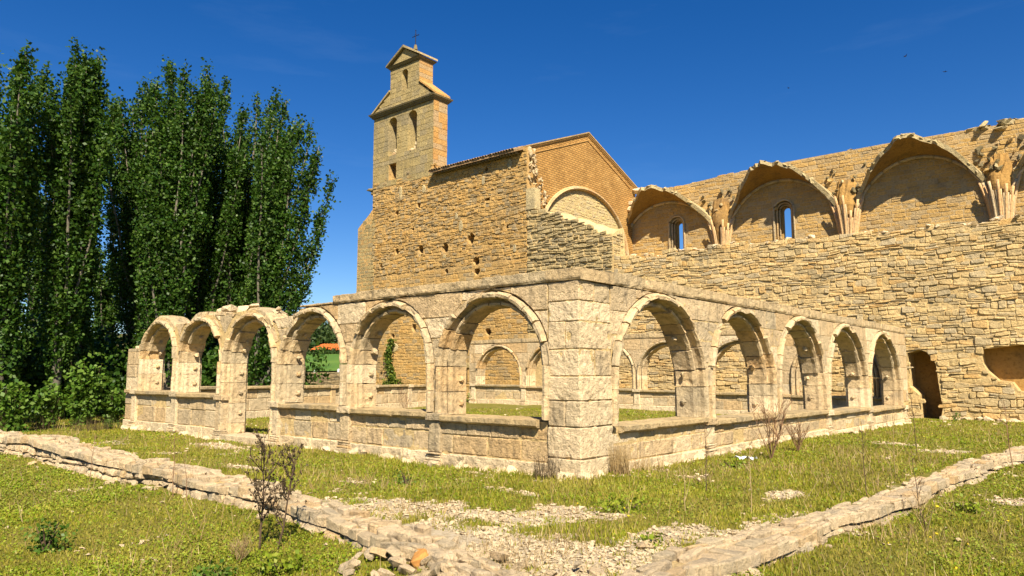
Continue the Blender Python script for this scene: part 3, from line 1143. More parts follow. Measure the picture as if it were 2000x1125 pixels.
# --- ruined west side: only the parapet stands
wa = Vector((-16.45, 0.7, 0))
wb = Vector((-21.9, 20.3, 0))
wd = (wb - wa).normalized()
wn = Vector((wd.y, -wd.x, 0))
MW = lambda u, z, d: tuple(wa + wd * u + wn * d + Vector((0, 0, z)))
west = thing('parapet_wall', 'low sill wall of the lost cloister side, joining the two arcades behind the far arches', 'wall', (-19, 10, 0))
WLEN = (wb - wa).length
parapet(MW, 0.5, west, 0.0, WLEN, lambda u: g1(*MW(u, 0, 0)[:2]), lambda u: float(np.interp(u, [0, WLEN], [1.2, 1.02])), [0.25, 2.9, 5.8, 8.7, 11.6, 14.5, 17.4, 20.1], skip=[(17.3, 20.5)])
for k, (z0, z1) in enumerate([(1.2, 1.62), (1.62, 2.0), (2.0, 2.4)]):
    mb = MB()
    w = 0.30 - 0.04 * k
    through(mb, MW, [(0.0, z0), (2 * w, z0), (2 * w - 0.04, z1), (0.0, z1)], 0.0, -0.5, 0.03)
    add('pier_stump_block', mb.mesh('pier_stump_block'), M_ASHLAR, west)

# ------------------------------------------------------------------ big rubble wall (ruined nave, south side)
V1 = 24.5
MX = lambda u, z, d: (u, V1 - d, z)
rub = thing('rubble_wall', 'tall coursed rubble wall with a doorway and a broken niche, stepping up towards the church', 'wall', (0, V1 + 0.6, -0.2))
_zr = [(-21.0, 11.35), (-19.0, 11.1), (-18.0, 10.55), (-16.5, 9.85), (-15.0, 9.3), (-14.95, 7.86), (-8.9, 7.9), (-4, 7.75), (0.1, 7.6), (3.6, 7.65), (12, 7.6)]
zrub = lambda u: float(np.interp(u, [a for a, b in _zr], [b for a, b in _zr])) + 0.07 * math.sin(u * 2.1) + 0.05 * math.sin(u * 5.3)
DOOR = [(-0.74, 1.1), (-0.42, 0.75), (-0.4, -0.3), (0.3, -0.3), (0.42, 0.2), (0.33, 1.2), (0.28, 2.0), (0.12, 2.25), (-0.05, 2.5), (-0.3, 2.58), (-0.74, 2.45)]
NICHE = [(1.87, 2.56), (1.9, 2.0), (2.02, 1.72), (2.35, 1.35), (2.8, 1.28), (3.0, 0.95), (3.6, 0.85), (5.4, 0.9), (5.5, 1.6), (5.3, 2.4), (4.6, 2.75), (3.9, 2.6), (3.2, 2.72), (2.6, 2.64)]
holesR = [DOOR[::-1], NICHE[::-1]]
outer = [(-21.0, -0.6), (12, -0.6)] + [(u, zrub(u) - 0.12) for u in np.linspace(12, -14.9, 90)] + [(-15.0, zrub(-15.0) - 0.15)] + [(u, zrub(u) - 0.15) for u in np.linspace(-15.3, -21.0, 16)]
mb = MB()
sheet_holes(mb, MX, outer, holesR, -0.01, -1.25)
add('mortar_core', mb.mesh('rubble_core'), M_MORTAR, rub)
mb = MB()
mb.box(-1.2, 1.0, V1 + 1.252, V1 + 1.6, -0.6, 3.0)
add('door_blocking', mb.mesh('door_blocking'), M_PLASTER, rub)
mb = MB()
mb.box(1.5, 6.0, V1 + 0.75, V1 + 1.245, 0.5, 3.2)
add('niche_back', mb.mesh('niche_back'), M_PLASTER, rub)
polys = rubble(-14.9, 12, -0.35, zrub, (0.09, 0.27), (0.17, 0.62), 0.009, [DOOR, NICHE], wav=0.05, thin=0.3)
wall_stones(polys, MX, M_RUBBLE, rub, 'stone', 250, -0.09, (-0.008, 0.05), (0.008, 0.024), 0.10, score=lambda u, z: 1.0 if (u < 4.0 and (u > -0.8 or z > 3.4 - 0.27 * u * 0 + 0.0)) else 0.15, stuff_name='small_stones')
polys = rubble(-21.0, -14.98, 4.0, zrub, (0.13, 0.24), (0.25, 0.6), 0.013, wav=0.05)
wall_stones(polys, MX, M_RUBGREY, rub, 'stone', 50, -0.09, (0.0, 0.11), (0.02, 0.045), 0.14, score=lambda u, z: 1.0 if z > 7.8 else 0.1, stuff_name='grey_small_stones')
# weathered crest stones
for k in range(70):
    u = -14.8 + 19.5 * (k + rng.random()) / 70
    s = rng.uniform(0.16, 0.34)
    add('crest_stone', rng.choice(ROCKS), None, rub, (u, V1 + rng.uniform(0.05, 0.45), zrub(u) + rng.uniform(-0.08, 0.03)), (rng.uniform(-.2, .2), rng.uniform(-.2, .2), rng.uniform(0, 6)), (s * 1.5, s, s * 0.55))
# sloping mortar core behind the stepped part, and its far end
mb = MB()
ringsf = []
for u in np.linspace(-20.9, -15.0, 14):
    z = zrub(u) - 0.1
    e = 0.36 * (u + 20.9) / 5.9 + 0.10
    ringsf.append([(u, V1 + 0.12, z), (u, V1 + 0.55, z + e * 0.55 + rng.uniform(-.05, .05)), (u, V1 + 1.2, z + e + rng.uniform(-.06, .06)), (u, V1 + 1.3, z + e - 0.4), (u, V1 + 1.3, 4.0), (u, V1 + 0.12, 4.0)])
mb.rings(ringsf)
add('core_slope', mb.mesh('core_slope'), M_RUBBLE, rub)
base_rocks(MX, rub, -1, 9, lambda u: g1(u, V1), 34, (0.0, 0.2), (0.15, 0.4), skip=[(-0.5, 0.45)])
MXS = lambda u, z, d: (-14.98 + d, V1 + u, z)
wall_stones(rubble(0.02, 1.1, 7.4, lambda u: 9.1 + u * 0.3, (0.14, 0.24), (0.25, 0.5)), MXS, M_RUBGREY, rub, 'stone', 8, -0.08, (0.0, 0.09), (0.02, 0.04), 0.1, stuff_name='end_small_stones')

# ------------------------------------------------------------------ church: front wall, gable, roof, bell gable
XG = -21.2
church = thing('church', 'ruined stone church with a twin-arched bell gable and a tiled lean-to eave', 'church', (-29, 31, 0))
MC = lambda u, z, d: (u, V1 - d, z)


def blob_hole(cx, cz, r, n=7, asp=1.0):
    a0 = rng.uniform(0, 6)
    return [(cx + r * asp * math.cos(a0 + 2 * math.pi * k / n) * rng.uniform(0.75, 1.15), cz + r * math.sin(a0 + 2 * math.pi * k / n) * rng.uniform(0.75, 1.15)) for k in range(n)]


put = [(-28.04, 9.9, 0.25), (-25.7, 10.25, 0.26), (-30.44, 10.05, 0.22), (-32.95, 10.2, 0.18), (-27.92, 8.3, 0.14), (-25.2, 8.75, 0.22), (-25.15, 8.1, 0.2), (-34.6, 9.3, 0.16),
       (-33.0, 13.0, 0.16), (-30.7, 13.2, 0.17), (-31.3, 11.6, 0.1), (-24.3, 12.6, 0.15), (-24.4, 14.6, 0.13), (-22.6, 10.6, 0.1), (-33.2, 4.2, 0.13), (-31.0, 4.7, 0.22), (-24.2, 4.2, 0.2)]
choles = [blob_hole(a, b, c * 1.45) for a, b, c in put]
choles.append([(-27.05, 0.9), (-25.95, 0.9), (-25.95, 1.95), (-27.05, 1.95)])
mb = MB()
sheet_holes(mb, MC, [(-35.75, -0.4), (-21.0, -0.4), (-21.0, 15.42), (-29.25, 15.42), (-29.25, 15.15), (-35.75, 15.15)], choles, -0.012, -0.8)
fw = add('front_wall', mb.mesh('front_wall'), M_CHMORT, church)
zc = lambda u: 15.4 if u > -29.25 else 15.3 + 0.4 * math.sin(u * 2.3) + 0.3 * math.sin(u * 5.1)
LOW = [(-33.95, 15.55), (-33.2, 15.55), (-33.2, 16.7), (-33.95, 16.7)]
polys = rubble(-35.7, -21.02, 8.6, zc, (0.11, 0.21), (0.16, 0.46), 0.011, choles + [LOW], wav=0.05)
wall_stones(polys, MC, M_CHURCH, fw, 'stone', 150, -0.08, (-0.006, 0.055), (0.010, 0.026), 0.10, stuff_name='small_stones')
polys = rubble(-35.7, -21.02, 0.0, lambda u: 8.6, (0.16, 0.30), (0.3, 0.7), 0.012, choles, wav=0.03)
wall_stones(polys, MC, M_CHURCH, fw, 'stone', 20, -0.08, (-0.004, 0.022), (0.012, 0.02), 0.04, stuff_name='flush_stones')
mb = MB()
through(mb, MC, [(-27.3, 1.96), (-25.7, 1.96), (-25.7, 2.25), (-27.3, 2.25)], 0.07, -0.4, 0.03)
add('lintel', mb.mesh('lintel'), M_BELFRY, church)
# pale patches of surviving render
for cx, cz, r, a in ((-26.6, 11.2, 0.4, 0.5), (-27.0, 11.9, 0.22, 0.7), (-22.4, 14.6, 0.35, 0.6), (-24.6, 13.9, 0.3, 0.5), (-28.1, 9.75, 0.36, 1.0), (-22.0, 9.2, 0.3, 0.5), (-30.2, 14.3, 0.3, 0.6), (-32.6, 14.4, 0.5, 0.35), (-27.5, 5.6, 0.4, 0.7), (-33.0, 3.4, 0.35, 1.2)):
    P = blob_hole(cx, cz, r, 11, a)
    if any(in_poly(h, cx, cz) for h in choles):
        P = [p for p in blob_hole(cx, cz - 0.42, r * 0.5, 9, a)]
    mb = MB()
    prism(mb, MC, P, -0.05, 0.06, 0.03, 0.03)
    add('render_patch', mb.mesh('render_patch'), M_BROKEN, church)

# corner: pale quoin and bristling core where the nave wall was torn off
mb = MB()
mb.box(-21.05, -20.38, V1 - 0.06, V1 + 0.5, 11.45, 12.75)
add('quoin_block', mb.mesh('quoin_block'), M_BROKEN, church)
for k in range(70):
    z = rng.uniform(11.4, 15.3)
    wdt = 0.5 + 1.6 * smooth(15.3, 12.0, z)
    y = V1 + 0.1 + rng.random() * wdt
    s = rng.uniform(0.16, 0.34)
    add('torn_stone', rng.choice(STUBS), None, church, (XG + rng.uniform(0.0, 0.35) + (0.2 if y < V1 + 0.6 else 0), y, z), (rng.uniform(0, 6), rng.uniform(0, 6), rng.uniform(0, 6)), (s * 1.3, s, s * 0.8))

# gable wall
gy0, gy1, gpk = V1 + 0.02, 37.5, 31.3
MG = lambda u, z, d: (XG + d, u, z)
ARC = [(31.1 + 5.15 * math.cos(t), 9.4 + 4.55 * math.sin(t) ** 0.93) for t in np.linspace(0.02, math.pi - 0.02, 33)]
blind = [(31.1 + 5.15, 5.0)] + ARC + [(31.1 - 5.15, 5.0)]
mb = MB()
sheet_holes(mb, MG, [(gy0, -0.4), (gy1, -0.4), (gy1, 15.4), (gpk, 18.0), (gy0, 15.4)], [blind], 0.0, -0.6)
gab = add('gable_wall', mb.mesh('gable_wall'), M_BRICK, church)
mb = MB()
sheet_holes(mb, MG, [(gy0 + 0.5, 4), (gy1 - 0.5, 4), (gy1 - 0.5, 14.2), (gy0 + 0.5, 14.2)], [], -0.13, -0.5)
add('arch_infill', mb.mesh('arch_infill'), M_INFILL, gab)
pol = [P for P in rubble(gy0 + 0.8, gy1 - 0.8, 7.0, lambda u: 14.2, (0.16, 0.26), (0.3, 0.6), 0.012, wav=0.02) if in_poly(blind, sum(p[0] for p in P) / 8, sum(p[1] for p in P) / 8)]
wall_stones(pol, lambda u, z, d: MG(u, z, d - 0.13), M_INFILL, gab, 'infill_stone', 40, -0.06, (0.0, 0.03), (0.012, 0.025), 0.06, score=lambda u, z: 1.0 if z > 9.2 + 0.55 * (36.3 - u) * 0.35 else 0.1, stuff_name='small_infill')
# rib of the blind arch: moulded voussoirs
prof = [(-0.05, 0.02), (-0.02, 0.10), (0.03, 0.15), (0.08, 0.14), (0.10, 0.07), (0.15, 0.08), (0.19, 0.05), (0.2, 0.0), (0.19, -0.14), (-0.05, -0.14)]
cen = (31.1, 9.4)
for k in range(16):
    mb = MB()
    rings = []
    for q in range(3):
        t = 0.02 + (math.pi - 0.04) * (k + q / 2.0) / 16
        t = min(max(t, 0.02 + 0.003), math.pi - 0.023)
        y, z = 31.1 + 5.15 * math.cos(t), 9.4 + 4.55 * math.sin(t) ** 0.93
        nx, nz = math.cos(t), math.sin(t)
        rings.append([MG(y + nx * o, z + nz * o, d) for o, d in prof])
    mb.rings(rings)
    add('rib_stone', mb.mesh('rib_stone'), M_RIB if k % 3 else M_MOULD, gab)
# raking courses of brick and tile along the gable
for sgn, y1 in ((-1, gy0 - 0.05), (1, gy1 + 0.25)):
    for off, pr, th in ((0.0, 0.15, 0.08), (-0.09, 0.10, 0.08), (-0.18, 0.05, 0.07), (-0.55, 0.05, 0.07)):
        mb = MB()
        z1 = 15.4 if sgn < 0 else 15.4 - 0.25 * 2.6 / 6.2
        yA = y1 if off > -0.5 else y1 - sgn * 1.0
        zA = z1 if off > -0.5 else z1 + 1.0 * 2.6 / 6.4
        P = [(gpk, 18.0 + off + 0.1), (yA, zA + off + 0.1), (yA, zA + off + 0.1 - th), (gpk, 18.0 + off + 0.1 - th)]
        if sgn > 0:
            P = P[::-1]
        mb.rings([[MG(u, z, -0.3) for u, z in P], [MG(u, z, pr) for u, z in P]])
        add('raking_course', mb.mesh('raking_course'), M_CHURCH if off > -0.05 else M_BELSIDE, gab)
# stone lump and stump at the right eave
for y, z, s in ((37.3, 15.1, 0.7), (37.6, 15.25, 0.6), (36.9, 14.0, 0.9), (36.6, 13.6, 0.8)):
    add('eave_stone', rng.choice(ROCKS), None, church, (XG + 0.2, y, z), (rng.uniform(-.2, .2), rng.uniform(-.2, .2), rng.uniform(0, 6)), (s, s, s * 0.6))

# far walls and roof
mb = MB()
mb.box(-35.7, -21.81, 36.9, 37.5, -0.4, 15.4)
add('rear_wall', mb.mesh('rear_wall'), M_CHURCH, church)
mb = MB()
mb.box(-35.7, -35.1, V1 + 0.81, 36.89, -0.4, 15.14)
add('end_wall', mb.mesh('end_wall'), M_CHURCH, church)
mb = MB()
sl = 2.6 / (gpk - gy0)
rf0 = lambda y: 15.44 + (y - gy0) * sl
ye = V1 - 0.5
P = [(ye, rf0(ye)), (gpk, rf0(gpk)), (gy1 + 0.3, rf0(ye)), (gy1 + 0.3, rf0(ye) - 0.14), (gpk, rf0(gpk) - 0.14), (ye, rf0(ye) - 0.14)]
mb.rings([[(-29.22, y, z) for y, z in P], [(-21.25, y, z) for y, z in P]])
P = [(V1 + 1.4, rf0(V1 + 1.4))] + P[1:5] + [(V1 + 1.4, rf0(V1 + 1.4) - 0.14)]
mb.rings([[(-35.6, y, z) for y, z in P], [(-29.225, y, z) for y, z in P]])
roof = add('roof', mb.mesh('roof'), M_TILE, church)
tm = MB()
rr = []
for yy, w in ((0, 0.125), (0.55, 0.10)):
    rr.append([(w * math.cos(a), yy, w * 0.85 * math.sin(a)) for a in np.linspace(0, math.pi, 7)] + [((w - 0.02) * math.cos(a), yy, (w - 0.02) * 0.85 * math.sin(a)) for a in np.linspace(math.pi, 0, 7)])
tm.rings(rr)
tile = tm.mesh('tile')
tile.materials.append(M_TILE)
for row in range(3):
    for k in range(34):
        x = -29.05 + k * 0.222
        y = ye - 0.06 + row * 0.48
        add('tile', tile, None, roof, (x + rng.uniform(-.015, .015), y + rng.uniform(-.03, .03), rf0(y) + 0.005 + 0.02 * row * 0), (math.atan(sl) + rng.uniform(-.03, .03), 0, rng.uniform(-.04, .04)))
for k in range(30):
    x = -28.9 + k * 0.25
    mb = MB()
    mb.box(x, x + 0.11, ye + 0.1, V1 + 0.2, rf0(ye) - 0.24, rf0(ye) - 0.145)
    add('eave_corbel', mb.mesh('eave_corbel'), M_DARKCAP, church)

# buttress at the far corner
mb = MB()
P = [(-37.4, -0.4), (-35.76, -0.4), (-35.76, 13.6), (-36.1, 13.3), (-36.9, 12.75), (-37.38, 12.4)]
mb.rings([[(x, V1 - 0.02, z) for x, z in P], [(x, V1 + 1.6, z) for x, z in P]])
but = add('buttress', mb.mesh('buttress'), M_CHMORT, church)
wall_stones(rubble(-37.36, -35.4, 5.5, lambda u: 12.4 if u < -36.8 else 12.9, (0.24, 0.34), (0.4, 0.8), 0.012, wav=0.01), lambda u, z, d: (u, V1 - 0.02 - d, z), M_BELFRY, but, 'stone', 40, -0.05, (0.0, 0.02), (0.012, 0.02), 0.02, stuff_name='small_stones')
_c = ROCKS[2].copy()
_c.materials.clear()
_c.materials.append(M_DARKCAP)
add('corbel_stone', _c, None, church, (-36.2, V1 + 0.4, 15.25), (0, 0, 0.3), (0.9, 0.9, 0.35))
add('corbel_stone', _c, None, church, (-36.05, V1 + 0.4, 14.95), (0, 0, 0.8), (0.6, 0.7, 0.4))

# bell gable
BT = 1.35
MBF = lambda u, z, d: (u, V1 - 0.015 - d, z)
mb = MB()
bel_outer = [(-35.8, 15.1), (-29.32, 15.1), (-29.32, 20.5), (-35.8, 20.5)]


def arch_hole(c, hw, zb, zt, e=0.0):
    r = hw + e
    zs = zt - hw
    return [(c - r, zb), (c + r, zb)] + [(c + r * math.cos(t), zs + r * math.sin(t)) for t in np.linspace(0, math.pi, 13)]


OP = [(-33.62, 0.45, 17.35, 20.15), (-31.5, 0.47, 17.35, 20.2)]
LOW = [(-33.95, 15.55), (-33.2, 15.55), (-33.2, 16.7), (-33.95, 16.7)]
sheet_holes(mb, MBF, [(u * 1.0 + (0.03 if u < -33 else -0.03), z) for u, z in bel_outer], [arch_hole(c, h, a, b, 0.03) for c, h, a, b in OP] + [LOW], -0.03, -BT + 0.03)
bel = add('bell_gable', mb.mesh('bell_gable'), M_CHMORT, church)
bm_fn = lambda u, z: M_BELFRY
block_rows(MBF, BT, -35.8, -34.0, [(15.52, 16.1), (16.1, 16.72)], bel, [], bm_fn, (0.5, 0.9))
block_rows(MBF, BT, -33.15, -29.32, [(15.52, 16.1), (16.1, 16.72)], bel, [], bm_fn, (0.5, 0.9))
block_rows(MBF, BT, -35.8, -29.32, [(15.1, 15.52), (16.72, 17.04), (17.04, 17.35)], bel, [], bm_fn, (0.5, 0.9))
block_rows(MBF, BT, -35.8, -29.32, [(17.35 + 0.395 * k, 17.35 + 0.395 * (k + 1)) for k in range(8)], bel, [(c, h - 0.03, b - h, 0.0) for c, h, a, b in OP], bm_fn, (0.45, 0.85))
# thin facing added on the sunny end, sunlit glow put into its colour
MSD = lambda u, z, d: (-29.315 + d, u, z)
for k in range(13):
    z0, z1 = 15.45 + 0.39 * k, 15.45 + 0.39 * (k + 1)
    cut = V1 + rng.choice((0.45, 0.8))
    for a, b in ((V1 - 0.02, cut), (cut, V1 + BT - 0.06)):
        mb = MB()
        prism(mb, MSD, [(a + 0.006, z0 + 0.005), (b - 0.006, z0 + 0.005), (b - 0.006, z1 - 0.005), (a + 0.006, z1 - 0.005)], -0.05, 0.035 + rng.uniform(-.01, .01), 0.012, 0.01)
        add('sunlit_end_facing', mb.mesh('sunlit_end_facing'), M_BELSIDE, bel)
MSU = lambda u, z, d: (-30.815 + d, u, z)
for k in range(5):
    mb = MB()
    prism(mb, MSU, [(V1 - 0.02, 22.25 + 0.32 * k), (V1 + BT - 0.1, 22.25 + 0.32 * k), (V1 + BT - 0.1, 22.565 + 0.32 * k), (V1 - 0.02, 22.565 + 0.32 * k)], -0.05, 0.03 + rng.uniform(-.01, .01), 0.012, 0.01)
    add('sunlit_end_facing', mb.mesh('sunlit_end_facing'), M_BELSIDE, bel)  # upper end, the same sunlit tone painted on
# ragged sills of the two openings
for c, h, a, b in OP:
    for k in range(9):
        s = rng.uniform(0.2, 0.4)
        add('broken_sill_stone', rng.choice(STUBS), None, bel, (c + rng.uniform(-h, h), V1 + rng.uniform(0.0, 1.2), a + rng.uniform(-0.05, 0.3) + (0.25 if k % 2 else 0)), (rng.uniform(0, 6), rng.uniform(0, 6), 0), (s, s * 1.2, s))


def moulding(x0, x1, z0, name, mat, h=0.3, out=0.28, y0=V1 - 0.04, y1=V1 - 0.04 + BT):
    for k in range(3):
        o = out * (0.4 + 0.3 * k)
        mb_ = MB()
        a, b = z0 + h * k / 3.0 + 0.002, z0 + h * (k + 1) / 3.0
        mb_.rings([[(x0 - o + 0.04, y0 - o + 0.04, a), (x1 + o - 0.04, y0 - o + 0.04, a), (x1 + o - 0.04, y1 + o - 0.04, a), (x0 - o + 0.04, y1 + o - 0.04, a)],
                   [(x0 - o, y0 - o, b), (x1 + o, y0 - o, b), (x1 + o, y1 + o, b), (x0 - o, y1 + o, b)]])
        add(name, mb_.mesh(name), mat, bel)


moulding(-35.8, -29.32, 20.51, 'cornice', M_DARKCAP, 0.32, 0.30)
shl = lambda u: float(np.interp(u, [-35.9, -34.05, -34.0, -30.8, -30.75, -29.25], [20.9, 22.15, 30, 30, 22.1, 20.9]))
TOPOP = (-32.4, 0.32, 22.0, 23.5)
mb = MB()
sheet_holes(mb, MBF, [(-35.7, 20.83), (-29.42, 20.83), (-30.85, 22.05), (-30.85, 23.85), (-33.97, 23.85), (-33.97, 22.1)], [arch_hole(*TOPOP, 0.03)], -0.03, -BT + 0.1)
add('upper_core', mb.mesh('upper_core'), M_CHMORT, bel)
block_rows(MBF, BT - 0.06, -35.8, -29.32, [(20.835, 21.22), (21.22, 21.62), (21.62, 22.0)], bel, [], bm_fn, (0.45, 0.8), top=shl)
block_rows(MBF, BT - 0.06, -34.0, -30.82, [(22.0 + 0.37 * k, 22.0 + 0.37 * (k + 1)) for k in range(5)], bel, [(TOPOP[0], TOPOP[1] - 0.03, TOPOP[3] - TOPOP[1], 0.0)], bm_fn, (0.45, 0.8))
# sloped shoulder caps
for xa, za, xb, zb in ((-29.05, 20.84, -30.8, 22.2), (-36.05, 20.84, -34.0, 22.2)):
    mb = MB()
    P = [(xa, za), (xb, zb), (xb, zb + 0.14), (xa, za + 0.14)]
    mb.rings([[(x, V1 - 0.10, z) for x, z in P], [(x, V1 - 0.04 + BT, z) for x, z in P]])
    add('shoulder_cap', mb.mesh('shoulder_cap'), M_BELSIDE if xa > -32 else M_BELFRY, bel)  # sun-side cap takes the painted sunlit tone
moulding(-34.0, -30.82, 23.86, 'upper_cornice', M_DARKCAP, 0.2, 0.2)
mb = MB()
P = [(-34.05, 24.07), (-30.77, 24.07), (-32.4, 25.1)]
mb.rings([[(x, V1 - 0.02, z) for x, z in P], [(x, V1 - 0.1 + BT, z) for x, z in P]])
add('pediment', mb.mesh('pediment'), M_BELFRY, bel)
for xa, sg in ((-30.52, 1), (-34.3, -1)):
    mb = MB()
    P = [(xa, 24.07), (-32.4, 25.14), (-32.4, 25.32), (xa - sg * 0.02, 24.22)]
    mb.rings([[(x, V1 - 0.24, z) for x, z in P], [(x, V1 + BT + 0.12, z) for x, z in P]])
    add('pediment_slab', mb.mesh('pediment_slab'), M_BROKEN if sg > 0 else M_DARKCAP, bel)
mb = MB()
cx, cy = -32.0, V1 + 0.62
mb.tube([(cx, cy, 25.1), (cx, cy, 25.45)], [0.16, 0.1], 8)
add('cross_foot', mb.mesh('cross_foot'), M_DARKCAP, bel)
mb = MB()
mb.tube([(cx, cy, 25.4), (cx, cy, 26.55)], [0.03, 0.022], 6)
mb.tube([(cx - 0.3, cy, 26.15), (cx + 0.3, cy, 26.15)], [0.022, 0.022], 6)
for p in ((cx, 26.58), (cx - 0.31, 26.15), (cx + 0.31, 26.15)):
    mb.tube([(p[0], cy, p[1] - 0.05), (p[0], cy, p[1]), (p[0], cy, p[1] + 0.05)], [0.01, 0.045, 0.01], 6)
mb.tube([(cx - 0.16, cy, 26.15), (cx - 0.1, cy, 26.27), (cx, cy, 26.31), (cx + 0.1, cy, 26.27), (cx + 0.16, cy, 26.15)], [0.012] * 5, 5)
add('iron_cross', mb.mesh('iron_cross'), M_IRON, bel)

# ------------------------------------------------------------------ ruined nave: far wall with the stumps of the vaults
V3 = 37.0
nave = thing('nave_wall', 'far nave wall with torn vault hoods, rib clusters and two slit windows', 'wall', (-6, V3 + 0.7, 0))
MV = lambda u, z, d: (u, V3 - d, z)
WIN = [(-17.6, 0.22, 8.2, 12.25), (-10.05, 0.24, 8.0, 12.25)]
top_n = [(12.5, 15.0), (2.9, 14.95), (-4, 15.1), (-9.8, 15.1), (-14.5, 14.95), (-20.3, 14.6), (-22.4, 14.3)]
mb = MB()
sheet_holes(mb, MV, [(-22.4, -0.4), (12.5, -0.4)] + top_n, [arch_hole(c, h * 2.5, zb, zt + 0.35) for c, h, zb, zt in WIN], 0.0, -0.55, back=False)
sheet_holes(mb, MV, [(-22.4, -0.4), (12.5, -0.4)] + top_n, [arch_hole(c, h, zb, zt) for c, h, zb, zt in WIN], -0.552, -0.8)
nw = add('wall_core', mb.mesh('wall_core'), M_LUNETTE, nave)
wholes = [arch_hole(c, h * 2.5 + 0.12, zb, zt + 0.47) for c, h, zb, zt in WIN]
ztn = lambda u: float(np.interp(u, [p[0] for p in top_n[::-1]], [p[1] for p in top_n[::-1]])) + 0.05 * math.sin(u * 3)
pol = rubble(-22.3, 12.4, 7.2, ztn, (0.2, 0.3), (0.35, 0.75), 0.012, wholes, wav=0.01)
wall_stones(pol, MV, M_LUNETTE, nw, 'stone', 150, -0.06, (0.0, 0.03), (0.012, 0.022), 0.03, score=lambda u, z: 1.0 if u < 3 and z > 9.5 else 0.1, stuff_name='small_stones')
# window mouldings
for c, h, zb, zt in WIN:
    for q, (hw, d, rr_) in enumerate(((h * 2.5 + 0.05, 0.03, 0.07), (h * 2.05, -0.16, 0.06), (h * 1.6, -0.34, 0.06))):
        zs = zt + 0.35 - h * 2.5
        pts = [(c - hw, V3 - d, zb), (c - hw, V3 - d, zs)] + [(c + hw * math.cos(t), V3 - d, zs + hw * math.sin(t)) for t in np.linspace(math.pi, 0, 13)[1:-1]] + [(c + hw, V3 - d, zs), (c + hw, V3 - d, zb)]
        mb = MB()
        mb.tube(pts, [rr_] * len(pts), 6)
        add('window_moulding', mb.mesh('window_moulding', True), M_MOULD, nw)

PIER = [-22.5, -14.25, -6.2, 1.55, 9.5]


def hood(i):
    """lunette arch and the torn cell of vaulting above it"""
    xa, xb = PIER[i], PIER[i + 1]
    xc, hs = (xa + xb) / 2, (xb - xa) / 2 - 0.12
    zs, zc_ = 9.2, [13.75, 13.95, 13.95, 13.9][i]
    ph = rng.uniform(0, 6)
    NA_, ND = 56, 7

    def P(a, d, off=0.0):
        s = math.sin(a)
        h_ = hs * (1 - 0.085 * d) + off
        return (xc - h_ * math.cos(a), V3 - d, zs + (zc_ - zs + off) * s ** 0.88 + d * 0.32 * s ** 1.2)

    def D(a):
        s = math.sin(a)
        d = 0.12 + 1.45 * float(smooth(0.42, 0.95, s)) + 0.5 * math.exp(-((a - math.pi / 2 + 0.12) / 0.32) ** 2) - 0.3 * math.exp(-((a - 0.75) / 0.2) ** 2)
        return max(0.1, d + 0.13 * s * math.sin(9 * a + ph) + 0.09 * s * math.sin(23 * a + ph * 2) + rng.uniform(-.12, .12) * s)
    low, up = [], []
    aa = [0.06 + (math.pi - 0.12) * k / NA_ for k in range(NA_ + 1)]
    for a in aa:
        dm = D(a)
        low.append([P(a, dm * k / ND) for k in range(ND + 1)])
        up.append([P(a, dm * k / ND, 0.24) for k in range(ND + 1)])
    mb = MB()
    n = ND + 1
    vs_ = [p for r in low for p in r]
    fs = [(k * n + q, k * n + q + 1, (k + 1) * n + q + 1, (k + 1) * n + q) for k in range(NA_) for q in range(ND)]
    mb.put(vs_, fs)
    add('vault_cell', mb.mesh('vault_cell', True), M_PLASTER, nave)
    mb = MB()
    vs_ = [p for r in up for p in r] + [r[-1] for r in low]
    b = len(up) * n
    fs = [(k * n + q, (k + 1) * n + q, (k + 1) * n + q + 1, k * n + q + 1) for k in range(NA_) for q in range(ND)]
    fs += [(k * n + ND, (k + 1) * n + ND, b + k + 1, b + k) for k in range(NA_)]
    mb.put(vs_, fs)
    add('vault_back', mb.mesh('vault_back'), M_BROKEN, nave)
    # torn edge of the shell: single web stones
    for k in range(9, NA_ - 9, 2):
        p = (Vector(low[k][-1]) + Vector(up[k][-1])) / 2
        s = rng.uniform(0.2, 0.34)
        add('web_stone', rng.choice(WEB), None, nave, p + Vector((0, rng.uniform(0.0, 0.12), rng.uniform(0.0, 0.08))), (rng.uniform(-.3, .3), rng.uniform(-.8, .8) + (aa[k] - math.pi / 2), rng.uniform(-.5, .5)), (s * 1.5, s, s * 0.7))
    # wall rib
    m_ = 12
    for k in range(m_):
        t0, t1 = 0.05 + (math.pi - 0.1) * k / m_, 0.05 + (math.pi - 0.1) * (k + 1) / m_
        mb = MB()
        pts = [Vector(P(t0 + (t1 - t0) * q / 3 + (0.003 if q == 0 else -0.003 if q == 3 else 0), 0.10, -0.06)) for q in range(4)]
        mb.tube(pts, [0.11] * 4, 7)
        add('wall_rib_stone', mb.mesh('wall_rib_stone', True), M_MOULD, nave)


WEB = make_rocks(6, 0.8, 21, 12)
for _m in WEB:
    _m.materials.append(M_BROKEN)
CORE = make_rocks(6, 0.9, 22, 12)
for _m in CORE:
    _m.materials.append(M_LUNETTE)
DARKR = make_rocks(6, 0.9, 23, 12)
for _m in DARKR:
    _m.materials.append(M_DARKCAP)
for i in range(4):
    hood(i)


